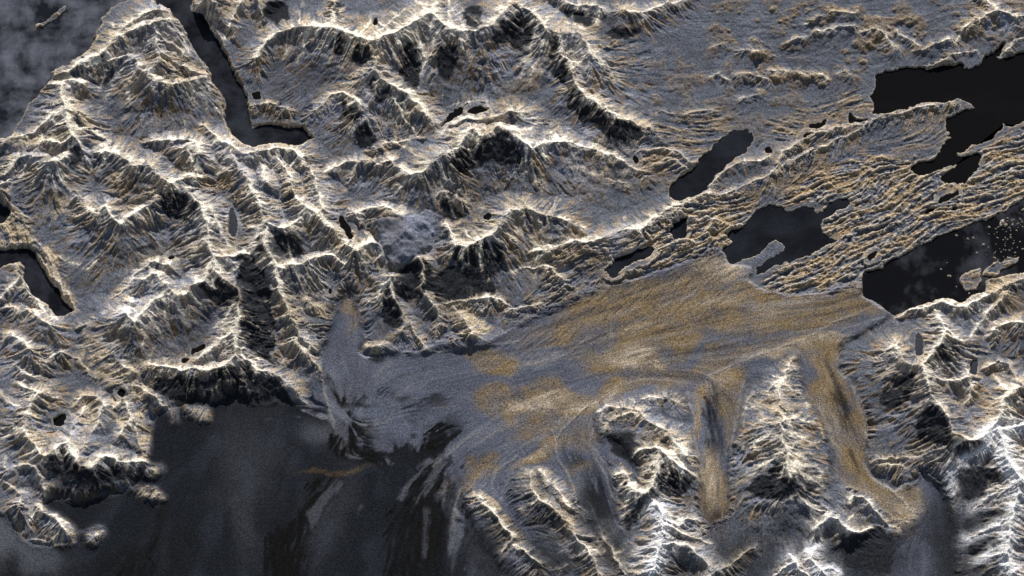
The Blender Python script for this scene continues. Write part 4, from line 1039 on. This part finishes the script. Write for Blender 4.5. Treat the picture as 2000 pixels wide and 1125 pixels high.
mix(.7 * gi * sstep(.08, .3, -dyH) * sstep(.9, .6, GLw), (.25, .27, .34))  # glacier rim lightened where it faces north, sunlight painted in
pa = np.zeros((MH, MW), np.float32)
for a, poly in ICEPATCH: pa = np.maximum(pa, a * raster(poly))
pa = samp(blur(pa, 2), MXf + 5 * N2 + 3 * N5, MYf + 5 * N2 - 4 * N5)
mix(ice_all * pa * (.8 + .35 * N2), (.0085, .0088, .0095))
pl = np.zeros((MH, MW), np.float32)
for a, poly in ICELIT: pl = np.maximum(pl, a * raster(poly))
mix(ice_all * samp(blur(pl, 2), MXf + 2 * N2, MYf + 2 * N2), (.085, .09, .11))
mix(.42 * MOR * gi * (.8 + .5 * fbm(X, Y, 30, 3, 2)), (.36, .34, .31))
mix(.8 * CREST * gi, (.42, .40, .36))
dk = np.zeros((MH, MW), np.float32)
for a, poly in SHADE_DARKS: dk = np.maximum(dk, a * raster(poly))
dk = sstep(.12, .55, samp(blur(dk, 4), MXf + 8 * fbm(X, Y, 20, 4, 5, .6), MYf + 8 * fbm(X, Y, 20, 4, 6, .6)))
mix(dk * (1 - .9 * np.clip(CREST * 1.3, 0, 1)) * (1 - .9 * SNOW) * (1 - .6 * sstep(1.0, 2.2, conv)), (.023, .025, .030))  # darkens snow hollows and paints in shade below crests and cliffs
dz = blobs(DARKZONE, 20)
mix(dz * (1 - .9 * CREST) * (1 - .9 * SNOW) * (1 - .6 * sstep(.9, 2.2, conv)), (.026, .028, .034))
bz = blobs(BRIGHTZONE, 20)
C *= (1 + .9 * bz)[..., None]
C *= (1 + .13 * np.clip(N3, -3, 3)[..., None] * (1 - .6 * ice_all[..., None]))
C *= (.68 + .64 * rng.random(X.shape).astype(np.float32))[..., None]
shore = np.clip(1 - np.abs(WATER - .22) * 6, 0, 1)
mix(.35 * shore, (.30, .29, .27))
C *= (1 + .15 * mtn * (1 - ice_all))[..., None]
C = np.clip(C * .97, .007, .85)
ROUGHC = np.clip(gi * (och + glint) + .4 * FOL + .35 * CREST, 0, 1).astype(np.float32)

# ------------------------------------------------------------------ materials
def nodes(name):
    m = bpy.data.materials.new(name); m.use_nodes = True
    nt = m.node_tree; return m, nt, nt.nodes, nt.links, nt.nodes['Principled BSDF']
def math_node(N, L, op, a, b=None, c=None):
    n = N.new('ShaderNodeMath'); n.operation = op
    for i, q in enumerate((a, b, c)):
        if q is None: continue
        if isinstance(q, (int, float)): n.inputs[i].default_value = q
        else: L.new(q, n.inputs[i])
    return n.outputs[0]
def ground_mat():
    m, nt, N, L, P = nodes('weathered_rock_and_ice')
    at = N.new('ShaderNodeAttribute'); at.attribute_name = 'ground_colour'
    ar = N.new('ShaderNodeAttribute'); ar.attribute_name = 'coarseness'
    tc = N.new('ShaderNodeTexCoord')
    n1 = N.new('ShaderNodeTexNoise'); n1.inputs['Scale'].default_value = 4.2; n1.inputs['Detail'].default_value = 2; n1.inputs['Roughness'].default_value = .8
    L.new(tc.outputs['Object'], n1.inputs['Vector'])
    n2 = N.new('ShaderNodeTexNoise'); n2.inputs['Scale'].default_value = 2.2; n2.inputs['Detail'].default_value = 3; n2.inputs['Roughness'].default_value = .7
    L.new(tc.outputs['Object'], n2.inputs['Vector'])
    # grain contrast grows where the surface is coarse
    amp = math_node(N, L, 'MULTIPLY_ADD', ar.outputs['Fac'], 1.6, 2.6)
    d = math_node(N, L, 'SUBTRACT', n1.outputs['Fac'], .5)
    g = math_node(N, L, 'MULTIPLY_ADD', d, amp, 1.0)
    d2 = math_node(N, L, 'SUBTRACT', n2.outputs['Fac'], .5)
    g2 = math_node(N, L, 'MULTIPLY_ADD', d2, 1.0, 1.0)
    g = math_node(N, L, 'MULTIPLY', math_node(N, L, 'MAXIMUM', g, .15), g2)
    vm = N.new('ShaderNodeVectorMath'); vm.operation = 'SCALE'
    L.new(at.outputs['Color'], vm.inputs[0]); L.new(g, vm.inputs['Scale'])
    L.new(vm.outputs[0], P.inputs['Base Color'])
    P.inputs['Roughness'].default_value = .85; P.inputs['Specular IOR Level'].default_value = 0.0
    bp = N.new('ShaderNodeBump'); bp.inputs['Strength'].default_value = .5; bp.inputs['Distance'].default_value = .12
    L.new(n2.outputs['Fac'], bp.inputs['Height']); L.new(bp.outputs[0], P.inputs['Normal'])
    return m
MG = ground_mat()
def water_mat(name, dark, light, thr, scale=.09, streak=1.0):
    m, nt, N, L, P = nodes(name)
    tc = N.new('ShaderNodeTexCoord')
    mp = N.new('ShaderNodeMapping'); mp.inputs['Scale'].default_value = (1, streak, 1)
    L.new(tc.outputs['Object'], mp.inputs['Vector'])
    n = N.new('ShaderNodeTexNoise'); n.inputs['Scale'].default_value = scale; n.inputs['Detail'].default_value = 7; n.inputs['Roughness'].default_value = .62; n.inputs['Distortion'].default_value = .15
    L.new(mp.outputs[0], n.inputs['Vector'])
    r = N.new('ShaderNodeMapRange'); r.inputs[1].default_value = thr[0]; r.inputs[2].default_value = thr[1]; r.clamp = True
    L.new(n.outputs['Fac'], r.inputs[0])
    mx = N.new('ShaderNodeMix'); mx.data_type = 'RGBA'; mx.inputs[6].default_value = (*dark, 1); mx.inputs[7].default_value = (*light, 1)
    L.new(r.outputs[0], mx.inputs[0])
    n1 = N.new('ShaderNodeTexNoise'); n1.inputs['Scale'].default_value = 4.5; n1.inputs['Detail'].default_value = 2; n1.inputs['Roughness'].default_value = .8
    L.new(tc.outputs['Object'], n1.inputs['Vector'])
    g = math_node(N, L, 'MULTIPLY_ADD', n1.outputs['Fac'], 1.8, .1)
    vm = N.new('ShaderNodeVectorMath'); vm.operation = 'SCALE'
    L.new(mx.outputs[2], vm.inputs[0]); L.new(g, vm.inputs['Scale']); L.new(vm.outputs[0], P.inputs['Base Color'])
    P.inputs['Roughness'].default_value = .7; P.inputs['Specular IOR Level'].default_value = 0.0
    return m
WM = {'slushy': water_mat('slush_streaked_water', (.009, .010, .014), (.036, .040, .053), (.42, .68), .16, 1.0),
      'dark': water_mat('still_dark_water', (.010, .0115, .0155), (.024, .028, .037), (.40, .70), .08, 1.5),
      'black': water_mat('calm_black_water', (.0075, .0075, .0085), (.0105, .0105, .012), (.5, .8), .05, 2.5),
      'mottled': water_mat('wind_ruffled_water', (.014, .016, .022), (.155, .168, .21), (.40, .66), .11, .9),
      'wispy': water_mat('water_with_slush_wisps', (.0075, .008, .010), (.085, .09, .115), (.50, .78), .09, .8),
      'grey': water_mat('frozen_grey_water', (.036, .040, .052), (.055, .062, .078), (.3, .7), .2, 1)}

# ------------------------------------------------------------------ meshes
Zw = H * S; Xw = (X - 1000) * S; Yw = Y * S
nrm = np.stack([-dxH, -dyH, np.ones_like(dxH)], -1); nrm /= np.linalg.norm(nrm, axis=-1, keepdims=True)
def tag(o, label, cat, kind=None, group=None):
    o['label'] = label; o['category'] = cat
    if kind: o['kind'] = kind
    if group: o['group'] = group
def piece(name, fmask):
    """one sheet of ground: the faces of the height field where fmask holds"""
    fy, fx = np.nonzero(fmask)
    if not len(fy): return None
    a = fy * NX + fx; quad = np.stack([a, a + 1, a + NX + 1, a + NX], 1)
    uniq, inv = np.unique(quad.ravel(), return_inverse=True)
    nv, nf = len(uniq), len(fy)
    co = np.stack([Xw.ravel()[uniq], Yw.ravel()[uniq], Zw.ravel()[uniq]], 1).astype(np.float32)
    me = bpy.data.meshes.new(name)
    me.vertices.add(nv); me.vertices.foreach_set('co', co.ravel())
    me.loops.add(nf * 4); me.loops.foreach_set('vertex_index', inv.astype(np.int32).ravel())
    me.polygons.add(nf); me.polygons.foreach_set('loop_start', np.arange(0, nf * 4, 4, dtype=np.int32))
    me.polygons.foreach_set('use_smooth', np.ones(nf, bool))
    me.update(calc_edges=True)
    ca = me.attributes.new('ground_colour', 'FLOAT_COLOR', 'POINT')
    col = np.ones((nv, 4), np.float32); col[:, :3] = C.reshape(-1, 3)[uniq]; ca.data.foreach_set('color', col.ravel())
    ra = me.attributes.new('coarseness', 'FLOAT', 'POINT'); ra.data.foreach_set('value', ROUGHC.ravel()[uniq])
    me.normals_split_custom_set_from_vertices(nrm.reshape(-1, 3)[uniq])
    me.materials.append(MG)
    o = bpy.data.objects.new(name, me); scene.collection.objects.link(o)
    return o
LAB = GRP.copy()
LAB[(LAB == 0) & (MXf > 0)] = 0
GLC, ICF, LOW0 = 90, 91, 100
LAB[(GLm > .5) & (H < 15)] = GLC
LAB[(ICm > .5) & (H < 15) & (GLm <= .5)] = ICF
low = LAB == 0
for k, (lx, ly, ll, ln) in enumerate(LOWLANDS):
    pass
dist = np.stack([np.hypot(mx0 - q[0], my0 - q[1]) for q in LOWLANDS]); near = dist.argmin(0)
LAB = np.where(low, LOW0 + near, LAB)
FL = LAB[:-1, :-1]
for g, (gname, glabel, _) in enumerate(MOUNTAINS):
    o = piece(gname, FL == g + 1)
    if o: tag(o, glabel, gname.replace('_', ' '), 'structure')
o = piece('glacier', FL == GLC); tag(o, 'broad grey and ochre glacier sweeping from the dark icefield to the eastern fjord', 'glacier', 'structure')
o = piece('icefield', FL == ICF); tag(o, 'dark smooth icefield filling the lower left below the mountains', 'icefield', 'structure')
for k, (lx, ly, ll, ln) in enumerate(LOWLANDS):
    o = piece(ln, FL == LOW0 + k)
    if o: tag(o, ll, ln.replace('_', ' '), 'structure')

def flat_mesh(name, pts, z, mat):
    bm = bmesh.new()
    vs = [bm.verts.new(((x - 1000) * S, y * S, z * S)) for x, y in pts]
    f = bm.faces.new(vs); f.normal_update()
    if f.normal.z < 0: f.normal_flip()
    bmesh.ops.triangulate(bm, faces=[f], ngon_method='EAR_CLIP')
    me = bpy.data.meshes.new(name); bm.to_mesh(me); bm.free(); me.materials.append(mat)
    o = bpy.data.objects.new(name, me); scene.collection.objects.link(o); return o
def grow(poly, r):
    P = [Vector(p) for p in poly]; n = len(P)
    area = sum(P[i].x * P[(i + 1) % n].y - P[(i + 1) % n].x * P[i].y for i in range(n))
    sg = 1 if area > 0 else -1; out = []
    for i in range(n):
        a, b, c = P[i - 1], P[i], P[(i + 1) % n]
        e1 = (b - a).normalized(); e2 = (c - b).normalized()
        nn_ = Vector((e1.y, -e1.x)) * sg + Vector((e2.y, -e2.x)) * sg
        if nn_.length < .3: nn_ = Vector((e1.y, -e1.x)) * sg
        nn_.normalize(); out.append((b.x + nn_.x * r, b.y + nn_.y * r))
    return out
for name, label, tint, poly, z0 in lake_out:
    xs = [p[0] for p in poly]; r = min(6.0, 1.5 + (max(xs) - min(xs)) * .06)
    g = [tuple(map(float, to_ground(p[0], p[1], z0))) for p in grow(poly, r)]
    o = flat_mesh(name, g, z0, WM[tint]); tag(o, label, name, 'structure')
# the land goes on beyond the mapped country
o = flat_mesh('ground', [(-30000, -30000), (32000, -30000), (32000, 30000), (-30000, 30000)], -6.0, WM['grey'])
tag(o, 'grey low ground running on beyond the mountains', 'ground', 'structure')

# hill country all round the mapped sheet, at a coarser step
ex = np.arange(-3000, 5001, 16.0); ey = np.arange(-3600, 3601, 16.0); EX, EY = np.meshgrid(ex, ey)
edge = np.maximum(np.maximum(gx[0] + 8 - EX, EX - gx[-1] + 8), np.maximum(gy[0] + 8 - EY, EY - gy[-1] + 8))
EH = 1.2 + sstep(0, 160, edge) * (6 + 75 * np.maximum(0, .42 - np.abs(fbm(EX, EY, 300, 6, 2, .55))) * sstep(-.4, .5, fbm(EX, EY, 900, 3, 5)))
iy, ix = np.nonzero(np.maximum(np.maximum(edge[:-1, :-1], edge[1:, :-1]), np.maximum(edge[:-1, 1:], edge[1:, 1:])) > 0)
ew = EX.shape[1]; qa = iy * ew + ix; quad = np.stack([qa, qa + 1, qa + ew + 1, qa + ew], 1)
me = bpy.data.meshes.new('terrain'); me.vertices.add(EX.size)
me.vertices.foreach_set('co', (np.stack([(EX - 1000), EY, EH], -1) * S).astype(np.float32).ravel())
me.loops.add(quad.size); me.loops.foreach_set('vertex_index', quad.astype(np.int32).ravel())
me.polygons.add(len(quad)); me.polygons.foreach_set('loop_start', np.arange(0, quad.size, 4, dtype=np.int32)); me.polygons.foreach_set('use_smooth', np.ones(len(quad), bool))
me.update(calc_edges=True)
ec = np.ones(EX.shape + (4,), np.float32); k_ = sstep(-.3, .6, fbm(EX, EY, 140, 5, 4))[..., None]
ec[..., :3] = np.array((.10, .11, .136)) * (1 - k_) + np.array((.20, .18, .155)) * k_
me.attributes.new('ground_colour', 'FLOAT_COLOR', 'POINT').data.foreach_set('color', ec.ravel())
me.materials.append(MG)
o = bpy.data.objects.new('terrain', me); scene.collection.objects.link(o); tag(o, 'grey hill country surrounding the mapped mountains on every side', 'terrain', 'structure')

# ------------------------------------------------------------------ icebergs
mi, nt, N, L, P = nodes('pale_berg_ice')
P.inputs['Roughness'].default_value = .6
tc = N.new('ShaderNodeTexCoord'); n = N.new('ShaderNodeTexNoise'); n.inputs['Scale'].default_value = 3.0; L.new(tc.outputs['Object'], n.inputs['Vector'])
cr = N.new('ShaderNodeValToRGB'); cr.color_ramp.elements[0].color = (.20, .165, .12, 1); cr.color_ramp.elements[1].color = (.36, .32, .27, 1); cr.color_ramp.elements[0].position = .35; cr.color_ramp.elements[1].position = .65
L.new(n.outputs['Fac'], cr.inputs[0]); L.new(cr.outputs[0], P.inputs['Base Color'])
def berg(x, y, r, seed, label, group):
    rd = random.Random(seed); bm = bmesh.new()
    n = 11; rings = []
    rad = [r * rd.uniform(.65, 1.2) for _ in range(n)]; el = rd.uniform(1.0, 1.7); rot = rd.uniform(0, math.pi)
    px, py = rd.uniform(-.3, .3) * r, rd.uniform(-.3, .3) * r
    for z, k in ((-.35, 1.08), (.05, 1.0), (.42, .86), (.62, .5)):
        ring = []
        for i in range(n):
            a = 2 * math.pi * i / n
            q = rad[i] * k * rd.uniform(.92, 1.08); ux, uy = q * math.cos(a) * el, q * math.sin(a)
            ring.append(bm.verts.new(((ux * math.cos(rot) - uy * math.sin(rot) + px * (z + .3)) * S, (ux * math.sin(rot) + uy * math.cos(rot) + py * (z + .3)) * S, z * r * rd.uniform(.8, 1.25) * S)))
        rings.append(ring)
    for a, b in zip(rings, rings[1:]):
        for i in range(n): bm.faces.new((a[i], a[(i + 1) % n], b[(i + 1) % n], b[i]))
    top = bm.verts.new((px * S, py * S, .85 * r * S))
    for i in range(n): bm.faces.new((rings[-1][i], rings[-1][(i + 1) % n], top))
    bm.faces.new(rings[0][::-1])
    me = bpy.data.meshes.new('iceberg'); bm.to_mesh(me); bm.free(); me.materials.append(mi)
    o = bpy.data.objects.new('iceberg', me); scene.collection.objects.link(o)
    X_, Y_ = to_ground(x, y, 0); o.location = ((float(X_) - 1000) * S, float(Y_) * S, 0)
    tag(o, label, 'iceberg', None, group)
for i, (x, y, r, lb) in enumerate(BERGS):
    berg(x, y, r, 100 + i, lb, 'icebergs in the eastern fjord')
rb = random.Random(5); k = 0
while k < 70:
    x = 1925 + rb.random() ** .7 * 80; y = rb.uniform(395, 528)
    if x > 1999 or y < 398 + (2000 - x) * .62 + 8 or y > 515 - (x - 1925) * .05: continue
    berg(x, y, rb.choice((.9, 1.1, 1.3, 1.5, 2.2)), 300 + k, 'tiny pale iceberg among many scattered over the black water at the right edge', 'small icebergs at the right edge'); k += 1

# ------------------------------------------------------------------ light, camera
w = bpy.data.worlds.new('World'); scene.world = w; w.use_nodes = True
sk = w.node_tree.nodes.new('ShaderNodeTexSky'); sk.sky_type = 'NISHITA'; sk.sun_disc = False
EL = math.radians(SUN_EL)
sk.sun_elevation = EL; sk.sun_rotation = math.radians(0)
hs = w.node_tree.nodes.new('ShaderNodeHueSaturation'); hs.inputs['Saturation'].default_value = .65
w.node_tree.links.new(sk.outputs[0], hs.inputs['Color']); w.node_tree.links.new(hs.outputs[0], w.node_tree.nodes['Background'].inputs[0])
w.node_tree.nodes['Background'].inputs[1].default_value = SKY
sl_ = bpy.data.lights.new('sun', 'SUN'); sl_.energy = SUN; sl_.angle = math.radians(.5); sl_.color = (1, .95, .88)
so = bpy.data.objects.new('sun', sl_); scene.collection.objects.link(so)
dirv = Vector((math.sin(math.radians(-4)) * math.cos(EL), -math.cos(math.radians(-4)) * math.cos(EL), -math.sin(EL)))
so.rotation_euler = dirv.to_track_quat('-Z', 'Y').to_euler()
cam = bpy.data.cameras.new('camera'); co = bpy.data.objects.new('camera', cam); scene.collection.objects.link(co)
co.location = (0, -D * st * S, D * ct * S); co.rotation_euler = (TILT, 0, 0)
cam.sensor_width = 36; cam.lens = 36 * D / 2000; cam.clip_end = 20000; cam.clip_start = 1
scene.camera = co
scene.view_settings.view_transform = 'Standard'; scene.view_settings.look = 'None'
scene.view_settings.exposure = EXPO; scene.view_settings.gamma = 1
scene.cycles.max_bounces = 3
